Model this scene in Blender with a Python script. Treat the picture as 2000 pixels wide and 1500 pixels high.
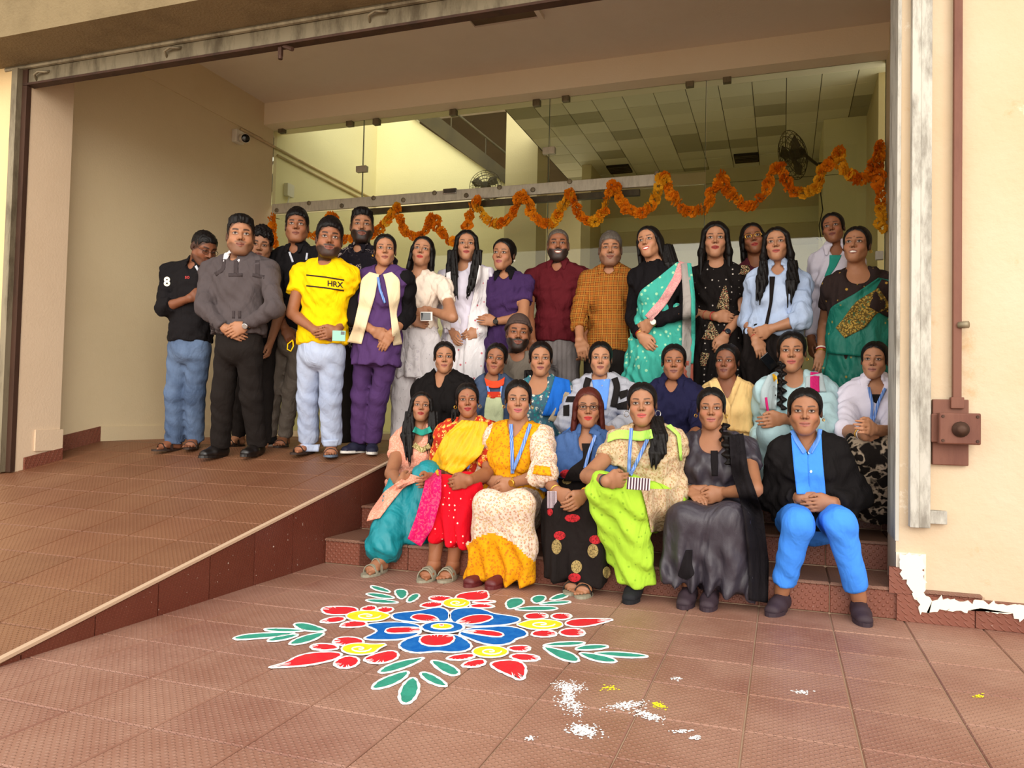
import bpy, bmesh, math, random
import numpy as np
from mathutils import Vector, Matrix
for o in list(bpy.data.objects): bpy.data.objects.remove(o)
SC = bpy.context.scene; COL = SC.collection
rng = np.random.default_rng(7); random.seed(7)
# ---------------------------------------------------------------- camera
FPX = 1515.42
CAM = np.array([0.0, 0.0, 0.9])
CR = np.array([0.94389, 0.3295, 0.0224]); CU = np.array([-0.01009, -0.03903, 0.99919]); CW = np.array([-0.33011, 0.94335, 0.03351])
cd = bpy.data.cameras.new('camera'); cam = bpy.data.objects.new('camera', cd); COL.objects.link(cam)
cd.sensor_fit = 'HORIZONTAL'; cd.sensor_width = 36; cd.lens = FPX/2000*36; cd.clip_end = 200
M = Matrix.Identity(4)
for i in range(3):
    M[i][0] = CR[i]; M[i][1] = CU[i]; M[i][2] = -CW[i]; M[i][3] = CAM[i]
cam.matrix_world = M; SC.camera = cam
# ---------------------------------------------------------------- daylight and exposure
SC.view_settings.view_transform = 'Standard'; SC.view_settings.look = 'None'; SC.view_settings.gamma = 1
SC.view_settings.use_curve_mapping = False; SC.view_settings.exposure = 0.95
W = bpy.data.worlds.new('overcast_sky'); SC.world = W; W.use_nodes = True
bg = W.node_tree.nodes['Background']; bg.inputs[0].default_value = (1.0, 0.955, 0.89, 1); bg.inputs[1].default_value = 1.05
sl = bpy.data.lights.new('soft_sun', 'SUN'); sl.energy = 1.8; sl.angle = math.radians(60); sl.color = (1, 0.94, 0.85)
so = bpy.data.objects.new('soft_sun', sl); COL.objects.link(so)
so.rotation_euler = Vector((-0.36, 0.90, -0.15)).to_track_quat('-Z', 'Y').to_euler()
# ---------------------------------------------------------------- pixel helpers (a pixel gives a direction, a plane gives the distance)
def rays(px, py):
    px = np.asarray(px, float); py = np.asarray(py, float)
    d = ((px-1000)/FPX)[..., None]*CR - ((py-750)/FPX)[..., None]*CU + CW
    return d
def on(px, py, ax, v):
    d = rays(px, py); return CAM + d*((v-CAM[ax])/d[ax])
def atY(px, py, Y): return on(px, py, 1, Y)
def atZ(px, py, Z): return on(px, py, 2, Z)
def atX(px, py, X): return on(px, py, 0, X)
def fdist(p): return float((np.asarray(p)-CAM) @ CW)
# ---------------------------------------------------------------- materials
def lin(c):
    if isinstance(c, str):
        c = [int(c[i:i+2], 16)/255 for i in (0, 2, 4)]
        return tuple(x/12.92 if x <= .04045 else ((x+.055)/1.055)**2.4 for x in c)
    return tuple(c)
class NT:
    def __init__(s, name):
        s.m = bpy.data.materials.new(name); s.m.use_nodes = True; s.t = s.m.node_tree; s.n = s.t.nodes
        s.b = s.n['Principled BSDF']; s.out = s.n['Material Output']
    def new(s, t, **k):
        x = s.n.new(t)
        for a, v in k.items(): setattr(x, a, v)
        return x
    def lk(s, a, b): s.t.links.new(a, b)
    def coord(s, sc=(1, 1, 1), rot=(0, 0, 0), kind='Object'):
        tc = s.new('ShaderNodeTexCoord'); mp = s.new('ShaderNodeMapping')
        s.lk(tc.outputs[kind], mp.inputs[0]); mp.inputs['Scale'].default_value = sc; mp.inputs['Rotation'].default_value = rot
        return mp.outputs[0]
    def noise(s, vec, scale, detail=3, rough=.55):
        x = s.new('ShaderNodeTexNoise'); s.lk(vec, x.inputs['Vector']); x.inputs['Scale'].default_value = scale
        x.inputs['Detail'].default_value = detail; x.inputs['Roughness'].default_value = rough; return x.outputs[0]
    def ramp(s, fac, a, b, inter='LINEAR'):
        x = s.new('ShaderNodeMapRange'); s.lk(fac, x.inputs[0]); x.inputs[1].default_value = a; x.inputs[2].default_value = b; return x.outputs[0]
    def mix(s, fac, a, b, mode='MIX'):
        x = s.new('ShaderNodeMix', data_type='RGBA', blend_type=mode)
        if isinstance(fac, (int, float)): x.inputs[0].default_value = fac
        else: s.lk(fac, x.inputs[0])
        for i, v in ((6, a), (7, b)):
            if isinstance(v, (tuple, list)): x.inputs[i].default_value = tuple(v[:3])+(1,)
            else: s.lk(v, x.inputs[i])
        return x.outputs[2]
    def math(s, op, a, b=0.0):
        x = s.new('ShaderNodeMath', operation=op)
        for i, v in ((0, a), (1, b)):
            if isinstance(v, (int, float)): x.inputs[i].default_value = v
            else: s.lk(v, x.inputs[i])
        return x.outputs[0]
    def bump(s, h, dist, st=1.0):
        x = s.new('ShaderNodeBump'); x.inputs['Strength'].default_value = st; x.inputs['Distance'].default_value = dist
        s.lk(h, x.inputs['Height']); s.lk(x.outputs[0], s.b.inputs['Normal'])
    def col(s, c):
        if isinstance(c, tuple): s.b.inputs['Base Color'].default_value = c[:3]+(1,)
        else: s.lk(c, s.b.inputs['Base Color'])
    def rough(s, r, spec=.3, metal=0):
        s.b.inputs['Roughness'].default_value = r; s.b.inputs['Specular IOR Level'].default_value = spec; s.b.inputs['Metallic'].default_value = metal
MATS = {}
def plaster(name, c, dirt, amt=.35, scale=1.3, rough=.85, bump=.003):
    n = NT(name); v = n.coord(kind='Object')
    f = n.ramp(n.noise(v, scale, 6, .65), .45, .75); g = n.ramp(n.noise(v, scale*9, 5, .7), .55, .8)
    c1 = n.mix(n.math('MULTIPLY', f, amt), lin(c), lin(dirt)); c2 = n.mix(n.math('MULTIPLY', g, amt*.5), c1, lin(dirt))
    n.col(c2); n.rough(rough, .2); n.bump(n.noise(v, 60, 4), bump, .6); MATS[name] = n.m; return n.m
plaster('cream_paint', 'D9BD8E', 'C8A97A', .3); plaster('porch_paint', 'DCC9A5', 'CEB890', .35)
plaster('ceiling_paint', 'EBE0D2', 'DCCEBC', .4); plaster('beam_paint', 'F6E8CE', 'EBD8B8', .3)
plaster('lobby_paint', 'EBE0B4', 'DDD0A2', .3); plaster('lobby_dark_paint', 'D6C69E', 'C8B68C', .3); plaster('lobby_pale_paint', 'F0E6C6', 'E4D8B4', .3); plaster('lobby_floor', 'D8CCB0', 'C8BA9C', .3)
plaster('pillar_paint', 'D2BA9E', 'C0A688', .35); plaster('concrete_render', '7C6C50', '5E5039', .7, 3, .95, .01); plaster('soffit_render', '71604C', '5A4A3A', .6, 2.5)
def weathered_wall():
    n = NT('weathered_cream_paint'); v = n.coord()
    base = n.mix(n.ramp(n.noise(v, 1.1, 5, .6), .4, .7), lin('C9B79E'), lin('C2AC8E'))
    st = n.ramp(n.noise(v, 2.3, 9, .72), .60, .74); base = n.mix(n.math('MULTIPLY', st, .75), base, lin('B08A58'))
    pale = n.ramp(n.noise(n.coord(rot=(1, .4, 2)), 2.0, 8, .7), .62, .68); base = n.mix(n.math('MULTIPLY', pale, .7), base, lin('E6E0D0'))
    sp = n.ramp(n.noise(v, 26, 6, .8), .70, .76); base = n.mix(n.math('MULTIPLY', sp, .5), base, lin('8F8266'))
    n.col(base); n.rough(.9, .15); n.bump(n.noise(v, 30, 6), .005, .7); MATS['weathered'] = n.m
weathered_wall()
def metal(name, c, c2, rough=.5, met=.6, scale=8):
    n = NT(name); v = n.coord(sc=(1, 1, .25)); f = n.ramp(n.noise(v, scale, 7, .7), .45, .65)
    n.col(n.mix(f, lin(c), lin(c2))); n.rough(rough, .4, met); n.bump(n.noise(v, 50, 4), .002, .5); MATS[name] = n.m
metal('galvanised', '8B8069', '5F5442', .55, .5); metal('old_grey_paint_and_shade', 'B9B6AC', '837E74', .7, .1, 14); metal('rust_paint', '704636', '603629', .6, .1, 5)
metal('brushed_steel', 'CFC8B6', 'BBB4A2', .45, .35, 30); metal('dark_iron', '4A3226', '38261C', .6, .4); metal('white_plastic', 'E3DDD0', 'D5CEC0', .5, 0)
metal('black_plastic', '1B1B1C', '262626', .4, 0); metal('conduit_paint', 'CDB68E', 'BDA57C', .6, 0); metal('dark_rail', '4B4027', '3B321F', .5, .2); metal('chrome', 'D8D8D8', 'BBBBBB', .2, 1)
def tile_mat(name, c, c2, dust, damt=.5, emb=.0035, rot=0.785, per=52, spots=0, rough=.48):
    n = NT(name); oi = n.new('ShaderNodeObjectInfo')
    geo = n.new('ShaderNodeNewGeometry'); mp = n.new('ShaderNodeMapping'); n.lk(geo.outputs['Position'], mp.inputs[0]); wv = mp.outputs[0]
    base = n.mix(oi.outputs['Random'], lin(c), lin(c2))
    f = n.ramp(n.noise(wv, 1.6, 7, .65), .38, .68); base = n.mix(n.math('MULTIPLY', f, damt), base, lin(dust))
    f2 = n.ramp(n.noise(wv, 14, 6, .75), .58, .75); base = n.mix(n.math('MULTIPLY', f2, damt*.6), base, lin(dust))
    if spots:
        s2 = n.ramp(n.noise(wv, 75, 2, .5), .735, .75); gate = n.ramp(n.noise(wv, 2.6, 3), .47, .6)
        base = n.mix(n.math('MULTIPLY', n.math('MULTIPLY', s2, gate), spots), base, lin('E9DFD2'))
    # embossed rosette relief of the tile
    sx = n.new('ShaderNodeSeparateXYZ'); n.lk(n.coord(), sx.inputs[0])
    a = n.math('SINE', n.math('MULTIPLY', n.math('ADD', sx.outputs[0], n.math('MULTIPLY', sx.outputs[2], 1.0)), per*2*math.pi*1.0))
    b = n.math('SINE', n.math('MULTIPLY', n.math('ADD', sx.outputs[1], n.math('MULTIPLY', sx.outputs[2], .6)), per*2*math.pi*1.0))
    h = n.ramp(n.math('MULTIPLY', a, b), .25, .7)
    base = n.mix(n.math('MULTIPLY', h, .28), base, lin(dust))
    n.col(base); n.rough(rough, .35); n.bump(h, emb, .8); MATS[name] = n.m
tile_mat('court_tile', '83584A', '8B6250', 'AE8A78', .62, per=38); tile_mat('ramp_tile', '744830', '6C432C', '8A6246', .55, per=40)
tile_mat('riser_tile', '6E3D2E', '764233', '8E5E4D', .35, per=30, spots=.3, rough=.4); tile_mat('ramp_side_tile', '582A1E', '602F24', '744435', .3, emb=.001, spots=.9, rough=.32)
tile_mat('tread_tile', '6E4A3A', '755040', '8C6A58', .6, per=40, emb=.002); tile_mat('landing_tile', '8A5539', '835036', 'A5775A', .45, per=40)
plaster('yard', 'F0E6D4', 'E4D8C2', .5, .4); n = NT('mortar'); n.col(lin('B79C83')); n.rough(.9, .1); MATS['mortar'] = n.m
n = NT('thin_glass'); tr = n.new('ShaderNodeBsdfTransparent'); tr.inputs[0].default_value = (.90, .93, .86, 1); gl = n.new('ShaderNodeBsdfGlossy'); gl.inputs['Roughness'].default_value = .02
fr = n.new('ShaderNodeFresnel'); fr.inputs[0].default_value = 1.45; mx = n.new('ShaderNodeMixShader'); n.lk(fr.outputs[0], mx.inputs[0]); n.lk(tr.outputs[0], mx.inputs[1]); n.lk(gl.outputs[0], mx.inputs[2]); n.lk(mx.outputs[0], n.out.inputs[0]); MATS['glass'] = n.m
def flat(name, c, rough=.6, spec=.3):
    n = NT(name); n.col(lin(c)); n.rough(rough, spec); MATS[name] = n.m; return n.m
flat('dark_lens', '050505', .1, .6); flat('paper', 'E4DDCC', .8); flat('ink', '2A2724', .8); flat('glass_edge', '5E6B55', .3); flat('vent_dark', '2A241A', .8)
for k, c in (('tile_a', 'EEE6CC'), ('tile_b', 'E0D8BC'), ('tile_c', 'B8B094')): flat('ceil_'+k, c, .9, .1)
# ---------------------------------------------------------------- object helpers
def tag(o, label=None, cat=None, group=None, kind=None):
    for k, v in (('label', label), ('category', cat), ('group', group), ('kind', kind)):
        if v: o[k] = v
    return o
def link(o, parent=None):
    COL.objects.link(o)
    if parent is not None: o.parent = parent
    return o
def empty(name, loc=(0, 0, 0)):
    o = bpy.data.objects.new(name, None); o.empty_display_size = .05; o.location = loc; return link(o)
class MB:
    def __init__(s): s.v = []; s.f = []
    def box(s, x0, x1, y0, y1, z0, z1, R=None, c=None, bev=0):
        b = len(s.v); pts = [(x, y, z) for x in (x0, x1) for y in (y0, y1) for z in (z0, z1)]
        if R is not None: pts = [tuple(np.array(c)+np.array(R) @ np.array(p)) for p in pts]
        s.v += pts; s.f += [tuple(b+i for i in q) for q in ((0, 1, 3, 2), (4, 6, 7, 5), (0, 4, 5, 1), (2, 3, 7, 6), (0, 2, 6, 4), (1, 5, 7, 3))]; return s
    def tube(s, pts, r, seg=8, cap=True, closed=False):
        pts = [np.array(p, float) for p in pts]; b = len(s.v); n = len(pts)
        rr = r if hasattr(r, '__len__') else [r]*n
        up = np.array([0, 0, 1.0]); prev = None
        for i, p in enumerate(pts):
            if closed: t = pts[(i+1) % n]-pts[i-1]
            else: t = pts[min(i+1, n-1)]-pts[max(i-1, 0)]
            t = t/(np.linalg.norm(t)+1e-9)
            if prev is None:
                a = np.cross(t, up)
                if np.linalg.norm(a) < .1: a = np.cross(t, (1, 0, 0))
            else: a = prev-t*(prev @ t)
            a /= np.linalg.norm(a); prev = a; c = np.cross(t, a)
            for k in range(seg):
                q = 2*math.pi*k/seg; s.v.append(tuple(p+rr[i]*(math.cos(q)*a+math.sin(q)*c)))
        m = n if closed else n-1
        for i in range(m):
            for k in range(seg):
                j = (i+1) % n; s.f.append((b+i*seg+k, b+i*seg+(k+1) % seg, b+j*seg+(k+1) % seg, b+j*seg+k))
        if cap and not closed: s.f.append(tuple(b+k for k in range(seg))[::-1]); s.f.append(tuple(b+(n-1)*seg+k for k in range(seg)))
        return s
    def prism(s, poly, n, d):      # polygon (3D points) extruded along vector n*d
        b = len(s.v); k = len(poly); n = np.array(n, float)*d
        s.v += [tuple(p) for p in poly]+[tuple(np.array(p)+n) for p in poly]
        s.f += [tuple(range(b, b+k)), tuple(range(b+2*k-1, b+k-1, -1))]+[(b+i, b+k+i, b+k+(i+1) % k, b+(i+1) % k) for i in range(k)]; return s
    def lathe(s, prof, c, ax, seg=16):   # prof: (r, h) along axis
        ax = np.array(ax, float); ax /= np.linalg.norm(ax); a = np.cross(ax, (0, 0, 1.0))
        if np.linalg.norm(a) < .1: a = np.cross(ax, (1.0, 0, 0))
        a /= np.linalg.norm(a); e = np.cross(ax, a); b = len(s.v)
        for r, h in prof:
            for k in range(seg):
                q = 2*math.pi*k/seg; s.v.append(tuple(np.array(c)+ax*h+r*(math.cos(q)*a+math.sin(q)*e)))
        for i in range(len(prof)-1):
            for k in range(seg): s.f.append((b+i*seg+k, b+i*seg+(k+1) % seg, b+(i+1)*seg+(k+1) % seg, b+(i+1)*seg+k))
        s.f.append(tuple(b+k for k in range(seg))); s.f.append(tuple(b+(len(prof)-1)*seg+k for k in range(seg))); return s
    def build(s, name, mat, parent=None, smooth=False, bev=0, loc=None):
        me = bpy.data.meshes.new(name); V = s.v
        if loc is not None: V = [(x-loc[0], y-loc[1], z-loc[2]) for x, y, z in V]
        me.from_pydata(V, [], s.f); bm = bmesh.new(); bm.from_mesh(me); bmesh.ops.recalc_face_normals(bm, faces=bm.faces)
        if bev: bmesh.ops.bevel(bm, geom=list(bm.edges), offset=bev, segments=2, affect='EDGES', profile=.5)
        bm.to_mesh(me); bm.free()
        me.materials.append(MATS[mat] if isinstance(mat, str) else mat)
        if smooth: me.shade_smooth()
        o = bpy.data.objects.new(name, me)
        if loc is not None: o.location = loc
        return link(o, parent)
def box(name, x0, x1, y0, y1, z0, z1, mat, parent=None, bev=0):
    return MB().box(x0, x1, y0, y1, z0, z1).build(name, mat, parent, bev=bev)
def struct(o): o['kind'] = 'structure'; return o
# ================================================================ THE PLACE
T = 0.308; XR = -2.475; XL = -5.25; YF = 3.9; YG = 6.98; RS = 0.143; ZL = 4*RS
YS = [3.885, 4.285, 4.73, 5.10]; XJ = 0.486; SL = 0.19; Y0R = 1.856
def ramp_z(y): return min(max((y-Y0R)*SL, 0.0), ZL)
def tile_mesh(name, sx, sy, th, mat, ch=.004):
    b = MB(); g = .0022
    b.v = [(g, g, -th), (sx-g, g, -th), (sx-g, sy-g, -th), (g, sy-g, -th), (g, g, -ch), (sx-g, g, -ch), (sx-g, sy-g, -ch), (g, sy-g, -ch), (g+ch, g+ch, 0), (sx-g-ch, g+ch, 0), (sx-g-ch, sy-g-ch, 0), (g+ch, sy-g-ch, 0)]
    b.f = [(3, 2, 1, 0), (8, 9, 10, 11)]+[(i, (i+1) % 4, 4+(i+1) % 4, 4+i) for i in range(4)]+[(4+i, 4+(i+1) % 4, 8+(i+1) % 4, 8+i) for i in range(4)]
    me = bpy.data.meshes.new(name); me.from_pydata(b.v, [], b.f); me.materials.append(MATS[mat]); return me
def put(me, parent, loc, rot=(0, 0, 0)):
    o = bpy.data.objects.new('tile', me); o.location = loc; o.rotation_euler = rot; return link(o, parent)
# forecourt floor
fl = struct(box('floor', -9, 6, -3, YS[0]+.05, -.12, -.007, 'mortar')); struct(box('floor_yard', -40, 40, -45, -3, -.12, -.01, 'yard')); struct(box('floor_yard_side', 6, 40, -3, 4, -.12, -.01, 'yard')); struct(box('floor_yard_far', -40, -9, -3, 4, -.12, -.01, 'yard')); tag(fl, 'terracotta embossed tile forecourt with dusty joints in front of the steps')
me = tile_mesh('court_tile', T, T, .012, 'court_tile')
x0 = -0.098-8*T
for i in range(-1, 15):
    for j in range(9):
        x = x0+i*T; y = YS[0]-(j+1)*T
        if i < 0 and y+T > Y0R-.02: continue
        put(me, fl, (x, y, random.uniform(-.0008, .0006)))
edge = tile_mesh('court_tile', 8.0, T*2, .012, 'court_tile')
# steps
st = MB(); fl2 = []
for k, (ya, yb) in enumerate(zip(YS[:3], YS[1:])):
    s = struct(box('step', XR+.0, XJ+.35, ya+.012, YS[3]+.03, RS*k-.01, RS*(k+1)-.012, 'mortar')); tag(s, ['lowest', 'second', 'third'][k]+' terracotta tiled step of the entrance stairs')
    rm = tile_mesh('riser_tile', T, RS-.014, .014, 'riser_tile', .003); tm = tile_mesh('tread_tile', T, yb-ya, .014, 'tread_tile', .005)
    for i in range(11):
        x = -0.098-8*T+i*T+.0
        if i == 0:
            xa = XR+.0
        put(rm, s, (max(x, XR), ya, RS*k+.0), (math.pi/2, 0, 0)); put(tm, s, (max(x, XR), ya-.008, RS*(k+1)))
# landing
ld = struct(box('floor_landing', XL-.1, 2.2, YS[3]+.012, 7.2, -.02, ZL-.012, 'mortar')); tag(ld, 'terracotta tiled entrance landing before the glass front')
rm = tile_mesh('riser_tile', T, RS-.014, .014, 'riser_tile', .003)
for i in range(11): put(rm, ld, (max(-0.098-8*T+i*T, XR), YS[3], RS*3), (math.pi/2, 0, 0))
lm = tile_mesh('landing_tile', T, T, .012, 'landing_tile')
for i in range(19):
    for j in range(6):
        x = XL+i*T; y = YS[3]-.01+j*T
        if x < .5 and y < 7.0: put(lm, ld, (x, y, ZL))
# ramp, side wall of tall tiles
YT = Y0R+ZL/SL
rp = MB(); v = [(x, y, z) for x in (-8, XR-.013) for y, z in ((Y0R, -.02), (YT, -.02), (YT, ZL-.012), (Y0R, -.012))]
rp.v = v+[(XL, YT, -.02), (XL, YS[3]+.02, -.02), (XL, YS[3]+.02, ZL-.012), (XL, YT, ZL-.012), (XR-.013, YS[3]+.02, -.02), (XR-.013, YS[3]+.02, ZL-.012)]
rp.f = [(0, 1, 2, 3), (4, 7, 6, 5), (0, 4, 5, 1), (3, 2, 6, 7), (0, 3, 7, 4), (1, 5, 6, 2), (11, 10, 13, 6), (8, 9, 10, 11), (9, 12, 13, 10), (5, 6, 13, 12)]
ramp = struct(rp.build('ramp', 'mortar')); tag(ramp, 'broad terracotta tiled ramp rising beside the steps')
me = tile_mesh('ramp_tile', T, T, .012, 'ramp_tile'); ang = math.atan(SL)
L = ZL/SL/math.cos(ang); nr = 10; TR = L/nr; me = tile_mesh('ramp_tile', T, TR, .012, 'ramp_tile')
for i in range(14):
    for j in range(nr):
        y = Y0R+j*TR*math.cos(ang)
        x = XR-(i+1)*T
        if y > YF-.1 and x < -5.25: continue
        if i > 11 and j > 8: continue
        put(me, ramp, (x, y, ramp_z(y)), (ang, 0, 0))
for i in range(9): put(tile_mesh('ramp_tile', T, YS[3]-YT-.005, .012, 'ramp_tile'), ramp, (XR-(i+1)*T, YT, ZL))
edges = [0, 41, 185, 308, 408, 495, 570, 631]
ys = [float(atX(px, 1304-.3244*px, XR)[1]) for px in edges]+[4.28, 4.72, YS[3]]
for a, b in zip(ys[:-1], ys[1:]):
    a = max(a, Y0R+.02)
    if b <= a: continue
    za, zb = ramp_z(a), ramp_z(b); g = .003
    lo = 0
    if za < .02: za = .012
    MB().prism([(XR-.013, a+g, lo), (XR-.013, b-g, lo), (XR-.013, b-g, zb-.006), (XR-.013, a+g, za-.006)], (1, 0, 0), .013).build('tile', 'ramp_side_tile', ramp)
MB().prism([(XR-.02, Y0R, .0), (XR-.02, YT, ZL), (XR-.02, YT, ZL+.012), (XR-.02, Y0R, .012)], (1, 0, 0), .026).build('edge_strip', 'mortar', ramp)
# walls
def wall(name, *a, label=None): return tag(struct(box('wall_'+name, *a)), label)
wall('left', XL-.2, XL, 4.28, 7.05, -.1, 4.3, 'porch_paint', label='plain cream inner wall of the entrance porch')
wall('front_right', XJ, 7, YF, 4.19, -.1, 3.9, 'weathered', label='weathered cream wall beside the entrance')
wall('right', .78, .98, 4.19, 7.05, -.1, 4.3, 'porch_paint'); wall('lobby_right', .78, .98, 7.55, 12.0, -.1, 4.3, 'lobby_dark_paint')
pl = wall('pillar', XL-.5, -5.0, YF+.04, 4.285, -.1, 3.9, 'pillar_paint', label='cream painted pillar between shutter track and porch wall')
wall('front_left', -9, -5.09, YF, YF+.28, -.1, 3.9, 'cream_paint')
struct(box('trim_7', XL, XL+.012, 4.285, 6.80, 3.72, 4.10, 'porch_paint'))
sk = struct(MB().prism([(-4.995, 4.0, ramp_z(4.0)), (-4.995, 4.30, ramp_z(4.3)), (-4.995, 4.30, ramp_z(4.3)+.085), (-4.995, 4.0, ramp_z(4.0)+.085)], (1, 0, 0), .014).build('baseboard_pillar', 'riser_tile'))
struct(MB().prism([(XL, 4.285, ramp_z(4.285)), (XL, YT, ZL), (XL, YT, ZL+.12), (XL, 4.285, ramp_z(4.285)+.12)], (1, 0, 0), .014).build('baseboard_ramp', 'riser_tile'))
struct(box('baseboard_left', XL, XL+.014, YT, YG, ZL, ZL+.12, 'porch_paint'))
box('plinth_patch', -5.0, -4.985, 4.08, 4.30, ramp_z(4.3)+.07, ramp_z(4.3)+.22, 'pillar_paint', pl)
# porch ceiling, beam, header over the opening
ce = struct(box('ceiling', -6, 7, 4.19, 7.3, 4.10, 4.3, 'ceiling_paint')); tag(ce, 'shaded painted porch ceiling')
struct(box('trim_1', XL, .78, 6.80, 7.12, 3.87, 4.10, 'beam_paint'))
ha = atZ(912, 28, 4.1); hb = atZ(1046, 28, 4.1)
hatch = box('ceiling_hatch', -2.45, -1.90, 5.45, 5.87, 4.085, 4.10, 'soffit_render'); tag(hatch, 'flat access hatch panel in the porch ceiling', 'hatch')
for a in ((-2.49, -2.45, 5.41, 5.91), (-1.90, -1.86, 5.41, 5.91), (-2.45, -1.90, 5.87, 5.91), (-2.45, -1.90, 5.41, 5.45)): box('hatch_frame', a[0], a[1], a[2], a[3], 4.07, 4.10, 'ceiling_paint', hatch)
struct(box('wall_header', -9, 7, 3.55, YF, 3.23, 4.6, 'concrete_render'))
struct(box('wall_header_back', -9, 7, 3.96, 4.19, 3.23, 4.3, 'soffit_render'))
# rolled shutter: bottom rail, slats above it, lip, handles, lock
sh = empty('rolling_shutter', (-2.2, 3.93, 3.09)); tag(sh, 'rolled up steel shutter with its bottom rail showing above the entrance', 'shutter')
def child(mb, name, mat, par, **k):
    return mb.build(name, mat, par, **k)
def rel(mb, par):
    l = par.location; mb.v = [(x-l[0], y-l[1], z-l[2]) for x, y, z in mb.v]; return mb
rel(MB().box(-5.035, .53, 3.915, 3.95, 3.095, 3.20), sh).build('bottom_rail', 'galvanised', sh)
rel(MB().box(-5.03, .53, 3.90, 3.965, 3.085, 3.10), sh).build('rubber_seal', 'dark_iron', sh)
rel(MB().tube([(-5.2, 3.905, 3.215), (.6, 3.905, 3.215)], .017, 8), sh).build('lip_pipe', 'galvanised', sh)
for k in range(2): rel(MB().box(-5.03, .53, 3.925, 3.945, 3.20+.07*k, 3.262+.07*k), sh).build('slat', 'galvanised', sh)
for px, py in ((338, 100), (738, 30), (82, 146)):
    p = atY(px, py, 3.91); rel(MB().tube([p+(-.055, .01, -.03), p+(-.05, -.02, .0), p+(0, -.03, .012), p+(.05, -.02, .005), p+(.06, .01, .02)], .009, 6), sh).build('handle', 'galvanised', sh, smooth=True)
p = atY(548, 100, 3.93)
rel(MB().box(p[0]-.012, p[0]+.012, 3.92, 3.94, p[2]-.03, p[2]+.03).tube([(p[0], 3.93, p[2]-.03), (p[0], 3.93, p[2]-.05)], .014), sh).build('lock_bolt', 'dark_iron', sh)
rel(MB().tube([(p[0]+.02, 3.93, p[2]+.03), (p[0]+.10, 3.91, p[2]-.01)], .013), sh).build('lock_lever', 'dark_iron', sh)
# shutter tracks
tl = MB().box(-5.10, -5.055, 3.87, 3.90, ramp_z(3.9)+.01, 3.199).box(-5.055, -5.04, 3.865, 3.93, ramp_z(3.9)+.01, 3.199).build('shutter_track', 'galvanised'); tag(tl, 'dark steel shutter guide channel beside the cream pillar', 'shutter track')
MB().box(-5.04, -4.995, 3.905, 3.94, ramp_z(3.9)+.01, 3.22).build('track_groove', 'dark_iron', tl)
rt = MB().box(.535, .572, 3.845, 3.90, .42, 3.199).build('shutter_track', 'old_grey_paint_and_shade', bev=.003); tag(rt, 'peeling grey shutter guide channel on the weathered wall', 'shutter track')
MB().box(.572, .618, 3.855, 3.90, .42, 3.199).build('track_flange', 'old_grey_paint_and_shade', rt, bev=.003)
MB().box(.615, .685, 3.862, 3.90, .44, .498).build('track_bracket', 'old_grey_paint_and_shade', rt, bev=.003)
# inner edge of the right jamb, its shade painted on as a grey strip
wj = box('jamb_shade_strip', XJ-.003, XJ+.012, YF-.003, 4.18, .35, 3.2, 'old_grey_paint_and_shade')
wj.parent = None; struct(wj); wj.name = 'trim_jamb_shade'
struct(box('trim_3', XJ, XJ+.12, YF-.012, YF, .0, .30, 'paper'))
# gear box with drive rod
gb = empty('shutter_gear_box', (.71, 3.9, .70)); tag(gb, 'rust red shutter gear box with vertical drive rod on the weathered wall', 'gear box')
rel(MB().box(.626, .768, 3.875, 3.90, .70, .99), gb).build('back_plate', 'rust_paint', gb, bev=.004)
rel(MB().box(.619, .655, 3.845, 3.90, .80, .925), gb).build('side_housing', 'rust_paint', gb, bev=.004)
rel(MB().box(.64, .80, 3.80, 3.875, .795, .930), gb).build('gear_housing', 'rust_paint', gb, bev=.006)
c = (.722, 3.80, .86); rel(MB().lathe([(.034, 0), (.034, .008), (.024, .012), (.02, .03), (.012, .034)], c, (0, -1, 0)), gb).build('shaft_knob', 'dark_iron', gb, smooth=True)
for dx in (.655, .787):
    for dz in (.81, .915): rel(MB().lathe([(.007, 0), (.006, .005)], (dx, 3.80, dz), (0, -1, 0), 8), gb).build('bolt', 'dark_iron', gb)
rel(MB().box(.704, .738, 3.862, 3.893, .95, 3.225), gb).build('drive_rod', 'rust_paint', gb, bev=.003)
rel(MB().box(.695, .747, 3.855, 3.895, .95, 1.0), gb).build('rod_coupling', 'rust_paint', gb, bev=.003)
rel(MB().lathe([(.014, 0), (.016, .02), (.016, .04)], (.725, 3.862, 1.317), (1, -.6, 0), 10), gb).build('rod_nut', 'galvanised', gb, smooth=True)
gb.location.y -= .006
# tiled skirting under the weathered wall with ragged white paint
sk = struct(box('baseboard_front', XJ+.0, 7, YF-.02, YF, 0, .12, 'riser_tile'))
for i in range(6):
    b = box('tile', XJ+.002+i*T, XJ-.002+(i+1)*T, YF-.032, YF-.02, 0.001, .12, 'riser_tile', sk)
b = box('tile', XJ-.03, XJ+.11, YF-.030, YF+.0, .121, .235, 'riser_tile', sk)
def splat(name, poly, mat, parent, y, nn=60, amp=.012):
    P = np.array(poly, float); Q = []
    for a, b in zip(P, np.roll(P, -1, 0)):
        m = max(2, int(np.linalg.norm(b-a)/.012))
        for t in np.arange(m)/m: Q.append(a+(b-a)*t+rng.normal(0, amp, 2))
    MB().prism([(q[0], y, q[1]) for q in Q], (0, 1, 0), .006).build(name, mat, parent)
splat('paint_smear', [(XJ+.01, .30), (XJ+.115, .30), (XJ+.115, .11), (XJ+.07, .10), (XJ+.05, .16), (XJ+.015, .21)], 'paper', sk, YF-.037, amp=.006)
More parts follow.
